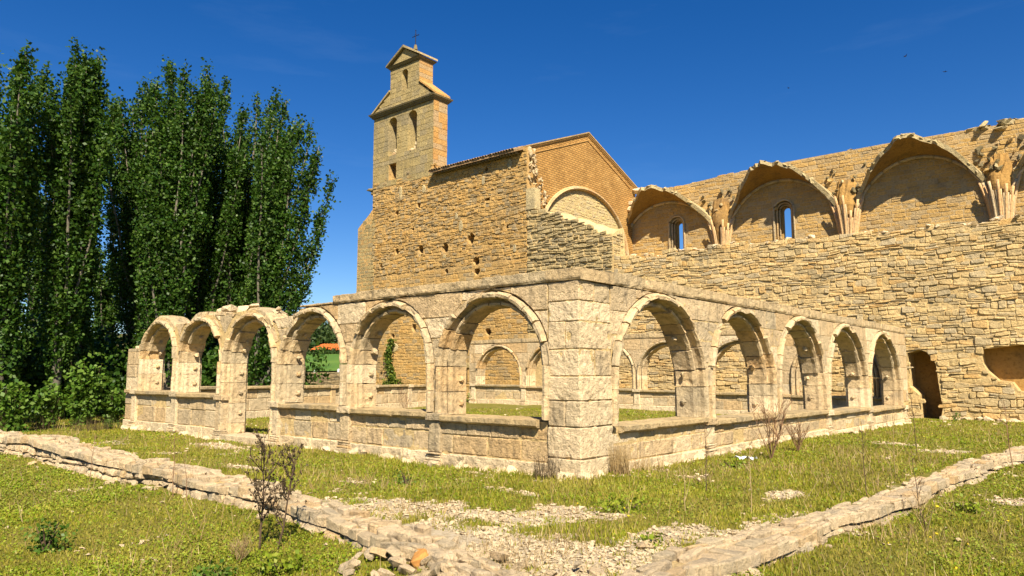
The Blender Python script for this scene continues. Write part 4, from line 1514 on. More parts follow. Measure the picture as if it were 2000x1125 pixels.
def springer(x, seed, big=1.0):
    rg = random.Random(seed)
    # solid springing: a half cone of masonry, torn off at the top
    mb = MB()
    rings = []
    for k, (z, w, d) in enumerate(((8.0, 0.35, 0.35), (10.5, 0.42, 0.42), (11.7, 0.55, 0.55), (12.15, 0.62, 0.52), (12.5, 0.6, 0.42), (12.9, 0.6, 0.3), (13.3, 0.5, 0.12))):
        ring = []
        for q in range(13):
            a = math.pi * q / 12
            j = rg.uniform(0.85, 1.08) if k > 2 else 1.0
            ring.append((x - w * math.cos(a) * j, V3 - d * math.sin(a) ** 0.8 * j - 0.0, z + (rg.uniform(-.12, .12) if k > 3 else 0)))
        ring.append((x, V3 + 0.2, z))
        rings.append(ring)
    mb.rings(rings)
    add('springer_core', mb.mesh('springer_core'), M_PLASTER, nave)
    # rib fan
    for q in range(7):
        a = R(8 + 164 * q / 6.0)
        if rg.random() < 0.08:
            continue
        ln = rg.uniform(0.75, 1.0) if 1 <= q <= 5 else rg.uniform(0.9, 1.15)
        pts = []
        for k in range(8):
            t = k / 7.0 * ln
            w = 0.38 + 0.08 * t + 0.55 * t ** 2.2
            d = 0.40 + 0.06 * t + 0.45 * t ** 2.2
            pts.append((x - w * math.cos(a), V3 - d * math.sin(a) - 0.02, 8.2 + 4.25 * t - 0.25 * t * t))
        mb = MB()
        mb.tube(pts, [0.075] * 8, 7)
        add('rib', mb.mesh('rib', True), M_RIB, nave)
        for off in (-0.1, 0.1):
            mb = MB()
            mb.tube([(p[0] + off * math.sin(a), p[1] - off * math.cos(a) * 0.8 + 0.03, p[2]) for p in pts[:7]], [0.05] * 7, 5)
            add('rib_roll', mb.mesh('rib_roll', True), M_RIB, nave)
    # torn masonry above
    for q in range(int(13 * big)):
        z = rg.uniform(12.4, 14.2)
        w = 0.75 + 0.5 * (z - 12.4)
        xx = rg.uniform(-w, w)
        d = max(0.03, (0.45 - 0.22 * (z - 12.4)) * math.sqrt(max(0, 1 - (xx / (w * 1.15)) ** 2)))
        s = rg.uniform(0.2, 0.36)
        add('torn_stone', rg.choice(DARKR if rg.random() < 0.65 else (CORE if rg.random() < 0.6 else WEB)), None, nave, (x + xx, V3 - d, z), (rg.uniform(0, 6), rg.uniform(0, 6), rg.uniform(0, 6)), (s * 1.4, s, s * 0.7))


for i, x in enumerate(PIER[:4]):
    springer(x, 40 + i, 1.6 if i == 3 else 1.0)
# rough heap over the nearest springing
for q in range(26):
    s = rng.uniform(0.35, 0.7)
    xq = 1.5 + rng.uniform(-1.1, 2.2)
    add('torn_stone', rng.choice(WEB if q % 3 else DARKR), None, nave, (xq, V3 + rng.uniform(-0.15, 0.6), ztn(xq) + rng.uniform(-0.25, 0.18)), (rng.uniform(-.4, .4), rng.uniform(-.4, .4), rng.uniform(0, 6)), (s * 1.2, s, s * 0.8))
for k in range(60):
    u = -22 + 34 * (k + rng.random()) / 60
    s = rng.uniform(0.2, 0.4)
    add('crest_stone', rng.choice(WEB), None, nave, (u, V3 + rng.uniform(0.1, 0.8), ztn(u) + rng.uniform(-0.06, 0.06)), (rng.uniform(-.15, .15), rng.uniform(-.15, .15), rng.uniform(0, 6)), (s * 1.7, s, s * 0.5))

# ------------------------------------------------------------------ low foundation walls in the foreground
LOWR = make_rocks(12, 0.9, 31, 16)
for _m in LOWR:
    _m.materials.append(M_LOWTOP)


def low_wall(obj, path, seed, top_rows=(0.10, 0.2), top_w=(0.12, 0.32), lift=(-0.02, 0.025), tilt=0.1, face=True):
    """path: (x, y, nx, ny, width, height); n points from the camera-side edge to the back; stones bedded in a mortar core"""
    rg = random.Random(seed)
    P = [Vector((a, b, 0)) for a, b, *_ in path]
    seg = [(P[i + 1] - P[i]).length for i in range(len(P) - 1)]
    L = sum(seg)

    def at(s):
        i = 0
        s = max(0.0, min(L, s))
        while i < len(seg) - 1 and s > seg[i]:
            s -= seg[i]
            i += 1
        t = min(1, s / seg[i])
        return [path[i][k] + (path[i + 1][k] - path[i][k]) * t for k in range(6)]

    def wob(s, k):
        return 0.03 * math.sin(s * 1.7 + k) + 0.025 * math.sin(s * 4.3 + 2 * k)
    mb = MB()
    rings = []
    n = int(L / 0.25)
    for k in range(n + 1):
        x, y, nx, ny, w, h = at(L * k / n)
        g = g1(x, y)
        q = lambda o, z: (x + nx * o + rg.uniform(-.02, .02), y + ny * o + rg.uniform(-.02, .02), g + z + rg.uniform(-.012, .012))
        rings.append([q(0.09, -0.2), q(0.12, h - 0.10), q(0.16, h - 0.05), q(w - 0.10, h - 0.05), q(w - 0.05, h - 0.10), q(w + 0.01, -0.2)])
    mb.rings(rings)
    add('mortar_core', mb.mesh('mortar_core'), M_MORTAR, obj)

    def MT(s, o, d):
        x, y, nx, ny, w, h = at(s)
        oo = o + wob(s, 1) * (1 if o < w / 2 else 0) + wob(s, 3) * (0 if o < w / 2 else 1)
        return (x + nx * oo, y + ny * oo, g1(x, y) + h + d)
    for Q in rubble(0, L, 0.0, lambda s: at(s)[4] - 0.02, top_rows, top_w, 0.006, rg=rg, wav=0.03, thin=0.15):
        if rg.random() < 0.05:
            continue
        mb = MB()
        prism(mb, MT, Q, -0.10, rg.uniform(*lift), rg.uniform(0.008, 0.022), tilt)
        me = mb.mesh('top_stone')
        if (me.vertices[0].co - CAM).length < 13:
            erode(me, 0.006, 0.08)
        add('top_stone', me, M_LOWTOP, obj)

    def MF_(s, z, d):
        x, y, nx, ny, w, h = at(s)
        return (x - nx * (d - 0.01) + nx * wob(s, 1) + nx * 0.25 * z, y - ny * (d - 0.01) + ny * wob(s, 1) + ny * 0.25 * z, g1(x, y) + z)
    for Q in rubble(0, L, -0.04, lambda s: at(s)[5] - 0.05, (0.09, 0.17), (0.12, 0.32), 0.008, rg=rg, wav=0.02, thin=0.1):
        mb = MB()
        prism(mb, MF_, Q, -0.12, rg.uniform(-0.02, 0.06), rg.uniform(0.015, 0.035), 0.25)
        me = mb.mesh('face_stone')
        if (me.vertices[0].co - CAM).length < 13:
            erode(me, 0.007, 0.08)
        add('face_stone', me, M_LOWTOP, obj)
    for k in range(int(L * 1.6)):
        x, y, nx, ny, w, h = at(rg.uniform(0, L))
        s = rg.uniform(0.05, 0.15)
        o = -rg.uniform(0.02, 0.22) if rg.random() < 0.6 else w + rg.uniform(0.0, 0.2)
        add('fallen_stone', rg.choice(LOWR), None, obj, (x + nx * o, y + ny * o, g1(x, y) + s * 0.1), (rg.uniform(-.5, .5), rg.uniform(-.5, .5), rg.uniform(0, 6)), (s * 1.3, s, s * 0.7))


lw1 = thing('low_wall', 'low ruined foundation wall crossing the grass in front of the long arcade', 'wall', (-5, -4.2, 0))
low_wall(lw1, [(-20.0, -4.2, 0, 1, 0.66, 0.25), (-13.5, -4.35, 0, 1, 0.66, 0.28), (-9.5, -4.5, 0, 1, 0.66, 0.34), (-6, -4.55, 0, 1, 0.64, 0.30), (-3, -4.5, 0, 1, 0.58, 0.21), (0, -4.65, 0, 1, 0.52, 0.18), (1.5, -4.85, 0.1, 1, 0.5, 0.14), (2.6, -5.1, 0.1, 1, 0.48, 0.10), (3.5, -5.4, 0.1, 1, 0.45, 0.08)], 51, lift=(-0.03, 0.035), tilt=0.16)
lw2 = thing('low_wall', 'pale flat-topped foundation wall running from the foreground corner towards the rubble wall', 'wall', (4.1, 1.5, 0))
low_wall(lw2, [(4.0, -5.6, -1, 0, 0.6, 0.12), (4.03, -3.2, -1, 0, 0.46, 0.15), (4.3, -0.5, -1, 0, 0.42, 0.17), (4.6, 4.0, -1, 0, 0.42, 0.17), (5.0, 9.5, -1, 0, 0.42, 0.16), (5.4, 17.0, -1, 0, 0.42, 0.15)], 52, top_rows=(0.07, 0.17), top_w=(0.14, 0.38), lift=(-0.02, 0.022), tilt=0.09)
heap = thing('stone_heap', 'tumbled heap of ochre and grey stones where the two low walls meet', 'stone heap', (2.4, -4.9, 0))
for k in range(90):
    t = rng.random()
    x = 1.2 + 2.6 * t + rng.uniform(-.2, .2)
    y = -4.75 - 0.35 * t + rng.gauss(0, 0.3)
    s = rng.uniform(0.07, 0.20)
    add('stone', rng.choice(LOWR), None, heap, (x, y, g1(x, y) + 0.02 + rng.uniform(0, 0.07)), (rng.uniform(-.5, .5), rng.uniform(-.5, .5), rng.uniform(0, 6)), (s * 1.2, s, s * 0.6))

for k in range(60):
    x, y = rng.uniform(2.3, 3.9), rng.uniform(-5.75, -4.7)
    s = rng.uniform(0.06, 0.26)
    add('stone', rng.choice(LOWR), None, heap, (x, y, g1(x, y) + s * 0.12), (rng.uniform(-.4, .4), rng.uniform(-.4, .4), rng.uniform(0, 6)), (s * 1.3, s, s * 0.55))

# ------------------------------------------------------------------ trees
RT = (0.7615, 0.648)


def leaf_quads(P, size, rg, up=0.0, asp=1.35):
    """one folded leaf (a rhomb) per point"""
    n = len(P)
    a = rg.normal(size=(n, 3))
    a[:, 2] += up
    a /= np.linalg.norm(a, axis=1)[:, None]
    b = np.cross(a, rg.normal(size=(n, 3)))
    b /= np.linalg.norm(b, axis=1)[:, None] + 1e-9
    s = (size * rg.uniform(0.65, 1.25, n))[:, None]
    c = np.cross(a, b)
    v = np.stack([P - b * s * 0.5 * asp, P + c * s * 0.5, P + b * s * 0.5 * asp, P - c * s * 0.5], 1).reshape(-1, 3)
    f = np.arange(4 * n).reshape(-1, 4)
    return v, f


def poplar(x, y, H, limbs, spread, label, seed, lean=(0, 0), nleaf=26000, leaf=0.098, low=0.04, fan=1.0, extra=()):
    rg = np.random.default_rng(seed)
    z0 = g1(x, y) - 0.1
    o = thing('poplar_tree', label, 'tree', (x, y, z0), 'poplars beside the cloister')
    tr = MB()

    def axis(px, py, h0, h1, dx, dy, bend):
        pts = []
        for k in range(8):
            t = k / 7.0
            w = t ** bend
            pts.append(np.array([px + dx * w, py + dy * w, h0 + (h1 - h0) * t]))
        return np.array(pts)
    axes = []
    main = axis(0, 0, 0, H * 0.97, lean[0], lean[1], 1.2)
    main[1:, :2] += np.cumsum(rg.normal(0, 0.05, (7, 2)), 0)
    axes.append((main, 1.0))
    for k in range(limbs):
        t = rg.uniform(0.03, 0.48)
        base = np.array([np.interp(t, np.linspace(0, 1, 8), main[:, i]) for i in range(3)])
        ang = rg.uniform(0, 2 * math.pi)
        ln = (H - base[2]) * rg.uniform(0.5, 1.0) if t < 0.5 else (H - base[2]) * rg.uniform(0.55, 0.9)
        sp = spread * rg.uniform(0.25, 1.0) * (ln / H + 0.25)
        dx, dy = math.cos(ang) * sp + lean[0] * 0.7 * fan, math.sin(ang) * sp + lean[1] * 0.7 * fan
        pts = axis(base[0], base[1], base[2], base[2] + ln, dx, dy, 0.95)
        pts[1:, :2] += np.cumsum(rg.normal(0, 0.05, (7, 2)), 0)
        axes.append((pts, ln / H))
    for bt, dr, ht in extra:
        base = np.array([np.interp(bt, np.linspace(0, 1, 8), main[:, i]) for i in range(3)])
        pts = axis(base[0], base[1], base[2], ht, RT[0] * dr - base[0], RT[1] * dr - base[1], 0.85)
        pts[1:, :2] += np.cumsum(rg.normal(0, 0.06, (7, 2)), 0)
        axes.append((pts, max(0.4, (ht - base[2]) / H)))
    for k, (pts, rel) in enumerate(axes):
        r0 = (0.17 if k == 0 else 0.075 * rel + 0.025)
        tr.tube([tuple(p) for p in pts], [r0 * (1 - 0.88 * q / 7.0) for q in range(8)], 6)
    add('trunk', tr.mesh('trunk', True), M_BARK, o, (x, y, z0))
    wsum = sum(rel for _, rel in axes)
    pts_all = []
    for k, (pts, rel) in enumerate(axes):
        n = int(nleaf * rel / wsum)
        nc = max(6, int(n / 26))
        lo = low if k == 0 else 0.06
        t = lo + (1 - lo) * rg.random(nc) ** 0.9
        ctr = np.stack([np.interp(t, np.linspace(0, 1, 8), pts[:, i]) for i in range(3)], 1)
        prof = (0.06 + 0.38 * np.sin(np.pi * np.clip(t, 0, 1) ** 0.7) ** 0.9) * (0.5 + 0.55 * rel)
        ang = rg.uniform(0, 2 * np.pi, nc)
        rad = prof * np.sqrt(rg.random(nc)) * 1.15
        ctr[:, 0] += np.cos(ang) * rad
        ctr[:, 1] += np.sin(ang) * rad
        ctr[:, 2] += rad * 0.6 + rg.normal(0, 0.1, nc)
        idx = rg.integers(0, nc, n)
        d = rg.normal(0, 1, (n, 3)) * np.array([0.10, 0.10, 0.2]) * rg.uniform(0.7, 1.3, nc)[idx][:, None]
        pts_all.append(ctr[idx] + d)
    P = np.concatenate(pts_all)
    P = P[P[:, 2] > 0.05]
    v, f = leaf_quads(P, leaf, rg, 0.2)
    add('crown', np_mesh('crown', v, f, M_POPLAR), None, o, (x, y, z0))
    return o


def px_at(px, D):
    """ground point seen in image column px at horizontal distance D"""
    a = math.atan2(px - 1000.0, 1443.8)
    h = math.atan2(FWD.x, FWD.y) + a
    return CAM.x + D * math.sin(h), CAM.y + D * math.cos(h)


def top_h(py, D, px):
    a = math.atan2(px - 1000.0, 1443.8)
    return 1.6 + D * math.cos(a) * math.tan(math.atan2(562.5 - py, 1434.0) + R(6.66))


TREES = [  # column, row of the tip, distance, limbs, spread, lean to the right, label, leaves
    (-150, 130, 28, 14, 2.2, 0.0, 'dark poplar at the left edge of the row, mostly out of view', 16000),
    (8, 114, 27, 24, 2.3, -0.4, 'tall dark poplar cut by the left edge of the photo', 42000),
    (104, 100, 29, 24, 1.7, 0.05, 'tallest dark poplar with a narrow twin tip, second from the left edge', 46000),
    (154, 205, 31, 13, 0.7, -0.1, 'shorter slim poplar in the dip of the skyline', 22000),
    (275, 156, 33, 24, 2.3, -0.7, 'poplar with a bare pale trunk showing, its tips fanning left', 46000),
    (325, 144, 31, 20, 2.0, -0.2, 'upright poplar behind the end pier of the long arcade', 42000),
    (378, 140, 33, 26, 2.5, 0.2, 'broad-topped poplar behind the second bare arch', 48000),
    (452, 164, 34, 26, 2.5, 0.6, 'dense poplar behind the third bare arch', 48000),
    (52, 260, 38, 12, 2.4, 0.0, 'lower poplar set back between the two tallest at the left', 18000),
    (205, 420, 39, 12, 2.0, 0.0, 'lower dark poplar behind the dip of the skyline', 15000),
    (420, 250, 38, 14, 2.6, 0.0, 'poplar set back between the two broad-topped ones', 20000),
    (500, 232, 31, 22, 1.8, 0.5, 'poplar fanning out to the right beside the open sky', 42000),
]
for k, (px, py, D, limbs, sp, lean, lab, nl) in enumerate(TREES):
    x, y = px_at(px, D)
    poplar(x, y, top_h(py, D, px), limbs, sp, lab, 100 + k, (RT[0] * lean, RT[1] * lean), nl, low=0.05, extra=[(0.12, 1.75, 11.6), (0.10, 2.2, 10.9), (0.2, 2.0, 10.3), (0.10, 2.45, 9.6), (0.08, 2.6, 8.4), (0.07, 2.5, 7.2), (0.05, 2.0, 5.8), (0.15, 1.3, 11.9)] if 'fanning out to the right' in lab else ())


def bush(name, label, x, y, h, r, n, mat, leaf, seed, stems=9, cat='shrub', group=None, z=None):
    rg = np.random.default_rng(seed)
    z0 = (g1(x, y) if z is None else z) - 0.03
    o = thing(name, label, cat, (x, y, z0), group)
    mb = MB()
    tips = []
    for k in range(stems):
        a = rg.uniform(0, 6.28)
        w = r * rg.uniform(0.2, 0.8)
        hh = h * rg.uniform(0.6, 1.0)
        pts = [(math.cos(a) * w * t ** 1.2, math.sin(a) * w * t ** 1.2, hh * t) for t in (0, 0.35, 0.7, 1.0)]
        mb.tube(pts, [0.012 + 0.006 * h, 0.01, 0.006, 0.003], 5)
        tips.append(np.array(pts))
    add('stem', mb.mesh('stem'), M_TWIG, o, (x, y, z0))
    nc = max(8, n // 14)
    c = []
    for k in range(nc):
        t = tips[rg.integers(0, stems)]
        s = rg.random() ** 0.7
        p = np.array([np.interp(s, [0, 0.35, 0.7, 1], t[:, i]) for i in range(3)])
        c.append(p + rg.normal(0, 1, 3) * np.array([0.16 * r + 0.02, 0.16 * r + 0.02, 0.08 * h]))
    c = np.array(c)
    idx = rg.integers(0, nc, n)
    P = c[idx] + rg.normal(0, leaf * 1.1, (n, 3))
    P[:, 2] = np.abs(P[:, 2])
    v, f = leaf_quads(P, leaf, rg, 0.5)
    add('leaves', np_mesh('leaves', v, f, mat), None, o, (x, y, z0))
    return o


BUSH = [(168, 27.0, 2.1, 0.7, 2200, 'bright green sucker bush at the foot of the poplars, the largest'), (95, 25.5, 1.3, 0.45, 1000, 'mid-sized pale green bush under the tallest poplar'),
        (38, 24.5, 1.3, 0.5, 1100, 'pale green bush under the left edge of the poplars'), (225, 27.5, 1.1, 0.6, 1000, 'dark low bush beside the end pier of the long arcade'), (-60, 26, 2.2, 1.2, 2500, 'leafy bush left of the poplar row, out of view')]
for k, (px, D, h, r, n, lab) in enumerate(BUSH):
    x, y = px_at(px, D)
    bush('sucker_bush', lab, x, y, h, r, n, M_SHRUB, 0.10, 300 + k, 14)
# shaded growth that closes the view below the crowns
def under_pts(n, rg_):
    k = 60
    px = rg_.uniform(-80, 575, k)
    D_ = rg_.uniform(31, 40, k)
    q = np.array([px_at(a, b) for a, b in zip(px, D_)])
    r = rg_.uniform(1.0, 2.0, k)
    hh = rg_.uniform(1.6, 4.2, k)
    i_ = rg_.integers(0, k, n)
    d = rg_.normal(size=(n, 3))
    d /= np.linalg.norm(d, axis=1)[:, None]
    d *= rg_.uniform(0.4, 1.0, n)[:, None] ** 0.5
    return np.stack([q[i_, 0] + d[:, 0] * r[i_], q[i_, 1] + d[:, 1] * r[i_], hh[i_] * 0.5 * (1 + d[:, 2])], 1)


rg = np.random.default_rng(330)
v, f = leaf_quads(under_pts(52000, rg), 0.15, rg, 0.3)
o = add('undergrowth', np_mesh('undergrowth', v, f, M_POPLAR), None, None, (0, 0, 0), kind='stuff')
o['label'] = 'dark leafy undergrowth filling the shade behind the poplar trunks'
o['category'] = 'undergrowth'

# ivy on the church wall, seen through the second arch
rg = np.random.default_rng(77)
iv = thing('ivy', 'climbing green ivy on the church wall behind the second arch', 'ivy', (-33.2, V1 - 0.05, 0))
mb = MB()
for k in range(5):
    q = [(-33.2 + rg.normal(0, 0.25), V1 - 0.08, 0.0)]
    for j in range(5):
        q.append((q[-1][0] + rg.normal(0, 0.1), V1 - 0.08, 0.75 * (j + 1)))
    mb.tube(q, [0.03, 0.025, 0.02, 0.014, 0.01, 0.005], 5)
add('vine', mb.mesh('vine'), M_TWIG, iv)
t = rg.random(1900) ** 1.5
P = np.stack([-33.2 + 0.22 * np.sin(t * 7) + rg.normal(0, 1, 1900) * np.where(t < 0.25, 0.5, 0.16), V1 - 0.1 - np.abs(rg.normal(0, 0.12, 1900)), 0.3 + 3.7 * t], 1)
v, f = leaf_quads(P, 0.13, rg, 0.2)
add('leaves', np_mesh('leaves', v, f, M_IVY), None, iv)
for k, (px, py_) in enumerate(((700, 24.0), (655, 24.2))):
    bush('wall_shrub', ('yellow-green shrub at the church wall beside the ivy', 'small shrub at the corner of the church below the buttress')[k], (-35.0, -36.9)[k], 23.9, 1.9 + 0.3 * k, 0.5, 900, M_IVY, 0.11, 390 + k, 8)

# ------------------------------------------------------------------ beyond the cloister: dry wall, house, hill wood
def far_pt(px, s):
    """point at depth s along the view, image column px"""
    lat = (px - 1000.0) / 1443.8 * s
    return CAM.x + FWD.x * s + RT[0] * lat, CAM.y + FWD.y * s + RT[1] * lat


a = Vector((*far_pt(520, 56), 0))
b = Vector((*far_pt(745, 56), 0))
dd = (b - a).normalized()
nn = Vector((dd.y, -dd.x, 0))
fwl = thing('dry_stone_wall', 'grey dry stone wall at the foot of the green field, seen through the third arch', 'wall', ((a + b) / 2).to_tuple())
Lw = (b - a).length
MF = lambda u, z, d: tuple(a + dd * u + nn * d + Vector((0, 0, z)))
mb = MB()
sheet_holes(mb, MF, [(0, -0.3), (Lw, -0.3), (Lw, 1.62), (0, 1.62)], [], -0.03, -0.7)
add('wall_core', mb.mesh('far_wall_core'), M_FARWALL, fwl)
wall_stones(rubble(0, Lw, -0.1, lambda u: 1.68, (0.1, 0.16), (0.16, 0.34), 0.01), MF, M_FARWALL, fwl, 'stone', 30, -0.05, (0.0, 0.06), (0.012, 0.025), 0.1, stuff_name='small_stones')
for k, px in enumerate((616, 662)):
    x, y = far_pt(px, 60)
    mb = MB()
    mb.tube([(x, y, g1(x, y) - 0.1), (x, y, 1.6), (x, y, 1.95), (x, y, 2.0)], [0.16, 0.16, 0.15, 0.08], 8)
    thing('marker_post', ('white field post, the left one of the two behind the dry stone wall', 'white field post, the right one of the two behind the dry stone wall')[k], 'post', (0, 0, 0), 'white posts behind the dry stone wall', mb.mesh('marker_post'), M_WHITE)

hx, hy = far_pt(655, 140)
hz = g1(hx, hy)
house = thing('farm_building', 'long low farm building with a bright orange tiled roof beyond the green field', 'building', (hx, hy, hz))
HR = Vector((RT[0], RT[1], 0))


def hp(u, w, z):
    return tuple(Vector((hx, hy, hz)) + HR * u + Vector((FWD.x, FWD.y, 0)) * w + Vector((0, 0, z)))


def hbox(u0, u1, w0, w1, z0, z1):
    m_ = MB()
    m_.rings([[hp(u0, w0, z0), hp(u1, w0, z0), hp(u1, w1, z0), hp(u0, w1, z0)], [hp(u0, w0, z1), hp(u1, w0, z1), hp(u1, w1, z1), hp(u0, w1, z1)]])
    return m_


add('wall', hbox(-4.6, 9, 0, 8, -1, 0.75).mesh('house_wall'), M_HOUSE, house)
mb = MB()
P0 = [hp(-5.2, -0.6, 0.55), hp(-3.6, 4, 1.95), hp(-5.2, 8.6, 0.55)]
P1 = [hp(9.6, -0.6, 0.55), hp(9.6, 4, 1.95), hp(9.6, 8.6, 0.55)]
mb.rings([P0, P1])
hroof = add('roof', mb.mesh('house_roof'), M_ORANGE, house)
for k in range(26):
    u = -4.9 + k * 0.56
    mb = MB()
    mb.tube([hp(u, -0.62, 0.57), hp(min(u + 0.6 * 0, 9.4) if u > -3.7 else u + 0.55 * 0, 3.9 if u > -3.6 else 3.9 * (u + 5.2) / 1.6, 1.96 if u > -3.6 else 0.57 + 1.39 * (u + 5.2) / 1.6)], [0.09, 0.09], 5)
    add('tile_row', mb.mesh('tile_row'), M_ORANGE, hroof)
for u in (-3.2, -0.6, 2.0, 4.6, 7.2):
    add('window', hbox(u, u + 1.2, -0.06, 0.02, -0.35, 0.35).mesh('window'), M_DARK, house)

# hedge row under the house and the wood on the hill, each one mass
rg = np.random.default_rng(5)


def leaf_mass(name, label, cat, n, fn, size, seed):
    rg_ = np.random.default_rng(seed)
    P = fn(n, rg_)
    v_, f_ = leaf_quads(P, size, rg_, 0.3)
    o = add(name, np_mesh(name, v_, f_, M_WOOD), None, None, (0, 0, 0), kind='stuff')
    o['label'] = label
    o['category'] = cat
    return o


def wood_pts(n, rg_):
    k = 230
    s = rg_.uniform(165, 420, k)
    px = rg_.uniform(480, 800, k)
    lat = (px - 1000.0) / 1443.8 * s
    cx_, cy_ = CAM.x + FWD.x * s + RT[0] * lat, CAM.y + FWD.y * s + RT[1] * lat
    r = rg_.uniform(2.0, 4.2, k)
    i = rg_.integers(0, k, n)
    q = rg_.normal(size=(n, 3))
    q /= np.linalg.norm(q, axis=1)[:, None]
    q *= (r[i] * rg_.uniform(0.5, 1.05, n))[:, None]
    return np.stack([cx_[i] + q[:, 0], cy_[i] + q[:, 1], gz(cx_[i], cy_[i]) + r[i] * 0.7 + q[:, 2] * 0.8], 1)


def hedge_pts(n, rg_):
    s = 133 + rg_.normal(0, 1.2, n)
    px = rg_.uniform(540, 760, n)
    lat = (px - 1000.0) / 1443.8 * s
    x, y = CAM.x + FWD.x * s + RT[0] * lat, CAM.y + FWD.y * s + RT[1] * lat
    return np.stack([x, y, gz(x, y) + np.abs(rg_.normal(0, 0.35, n)) * (0.5 + pnoise(x, y, 0.4))], 1)


leaf_mass('hillside_woodland', 'dark scrub woodland covering the hill behind the farm building', 'woodland', 36000, wood_pts, 0.75, 61)
leaf_mass('hedge_growth', 'scrubby hedge line at the upper edge of the green field', 'hedge', 9000, hedge_pts, 0.3, 62)

# ------------------------------------------------------------------ grass, clover, pebbles
def in_view(x, y, m=0.06):
    dx, dy = x - CAM.x, y - CAM.y
    s = dx * FWD.x + dy * FWD.y
    lat = dx * RT[0] + dy * RT[1]
    return (s > 2.5) & (np.abs(lat) < s * (0.70 + m) + 4.0)


def on_wall(x, y):
    """footprints of masonry, where nothing grows"""
    m = (x > -16.6) & (x < 0.02) & (y > 0.0) & (y < 0.62)
    m |= (x > -0.58) & (x < 0.04) & (y > 0) & (y < 21)
    m |= (x > -22) & (x < 0) & (y > 20.4) & (y < 21.1)
    m |= (y > V1 - 0.05)
    m |= (x > -13.5) & (x < 1.6) & (y > -4.62) & (y < -3.85)
    m |= (x > 3.5 + 0.05 * (y + 3)) & (x < 4.06 + 0.075 * (y + 3.2)) & (y > -5.6) & (y < 9.5)
    return m


def scatter(n, dens):
    out = []
    tot = 0
    r0, r1 = 4.2, 34.0
    while tot < n:
        k = n * 2
        a = nrng.uniform(-0.92, 0.92, k) + math.atan2(FWD.x, FWD.y)
        r = np.exp(nrng.uniform(math.log(r0), math.log(r1), k))
        x, y = CAM.x + r * np.sin(a), CAM.y + r * np.cos(a)
        keep = in_view(x, y) & ~on_wall(x, y) & (nrng.random(k) < dens(x, y, r))
        q = np.stack([x[keep], y[keep], r[keep]], 1)
        out.append(q)
        tot += len(q)
    return np.concatenate(out)[:n]


def grass_density(x, y, r):
    g = gravel(x, y)
    n = pnoise(x, y, 1.3, 50) * 0.6 + pnoise(x, y, 4.0, 51) * 0.4
    return np.clip((1.0 - 0.97 * g) * (0.35 + 1.0 * n), 0, 1)


def build_grass(n):
    q = scatter(n, grass_density)
    x, y, r = q.T
    z = gz(x, y)
    tall = 0.6 + 0.9 * pnoise(x, y, 0.9, 70)
    edge = np.exp(-np.minimum(np.abs(y - 0.0), np.abs(x - 0.0)) * 2.5)
    outer_ = (y < -4.6) | (x > 4.6)
    h = nrng.uniform(0.018, 0.05, n) * tall * (1 + 0.8 * edge) * np.where(outer_, 0.75, 1.0)
    w = (0.0030 + 0.0005 * r) * nrng.uniform(0.7, 1.3, n)
    a = nrng.uniform(0, 2 * np.pi, n)
    b = nrng.uniform(0, 2 * np.pi, n)
    bend = nrng.uniform(0.15, 0.8, n) * h
    sx, sy = np.cos(a) * w, np.sin(a) * w
    bx, by = np.cos(b) * bend, np.sin(b) * bend
    v = np.stack([np.stack([x - sx * 1.2, y - sy * 1.2, z - 0.01], 1), np.stack([x + sx * 1.2, y + sy * 1.2, z - 0.01], 1), np.stack([x + bx, y + by, z + h], 1)], 1).reshape(-1, 3)
    f = np.arange(3 * n).reshape(-1, 3)
    o = add('grass', np_mesh('grass', v, f, M_GRASS), None, kind='stuff')
    o['label'] = 'short yellow-green meadow grass around the cloister'
    o['category'] = 'grass'


def build_clover(n):
    dens = lambda x, y, r: np.clip((1 - 1.3 * gravel(x, y)) * (0.15 + 1.1 * smooth(0.3, 0.75, pnoise(x, y, 0.7, 80) * 0.6 + pnoise(x, y, 2.3, 81) * 0.4)), 0, 1) * np.where((y < -4.6) & (x < 3.5), 1.0, 0.42)
    q = scatter(n, dens)
    x, y, r = q.T
    P = np.stack([x, y, gz(x, y) + nrng.uniform(0.005, 0.05, n)], 1)
    v, f = leaf_quads(P, 0.011 + 0.0013 * r, nrng, 1.6, 1.1)
    o = add('clover', np_mesh('clover', v, f, M_CLOVER), None, kind='stuff')
    o['label'] = 'low clover-like leaves spread through the lawn'
    o['category'] = 'ground cover'


def build_pebbles(n):
    dens = lambda x, y, r: np.clip(gravel(x, y) ** 1.5 + 0.004, 0, 1)
    q = scatter(n, dens)
    base = [rock_data(m) for m in make_rocks(5, 0.7, 71, 9)]
    mb = MB()
    for k in range(n):
        x, y, r = q[k]
        vs_, fs = base[k % 5]
        s = (0.008 + 0.034 * nrng.random() ** 3) * (0.75 + 0.03 * r)
        a = nrng.uniform(0, 6.28)
        ca, sa = math.cos(a) * s * 2, math.sin(a) * s * 2
        z = float(gz(x, y)) + s * 0.3
        mb.put([(x + p[0] * ca - p[1] * sa, y + p[0] * sa + p[1] * ca, z + p[2] * s * 1.3) for p in vs_], fs)
    o = add('gravel', mb.mesh('gravel'), M_PALE, None, kind='stuff')
    o['label'] = 'pale limestone gravel scattered over the bare patches'
    o['category'] = 'gravel'


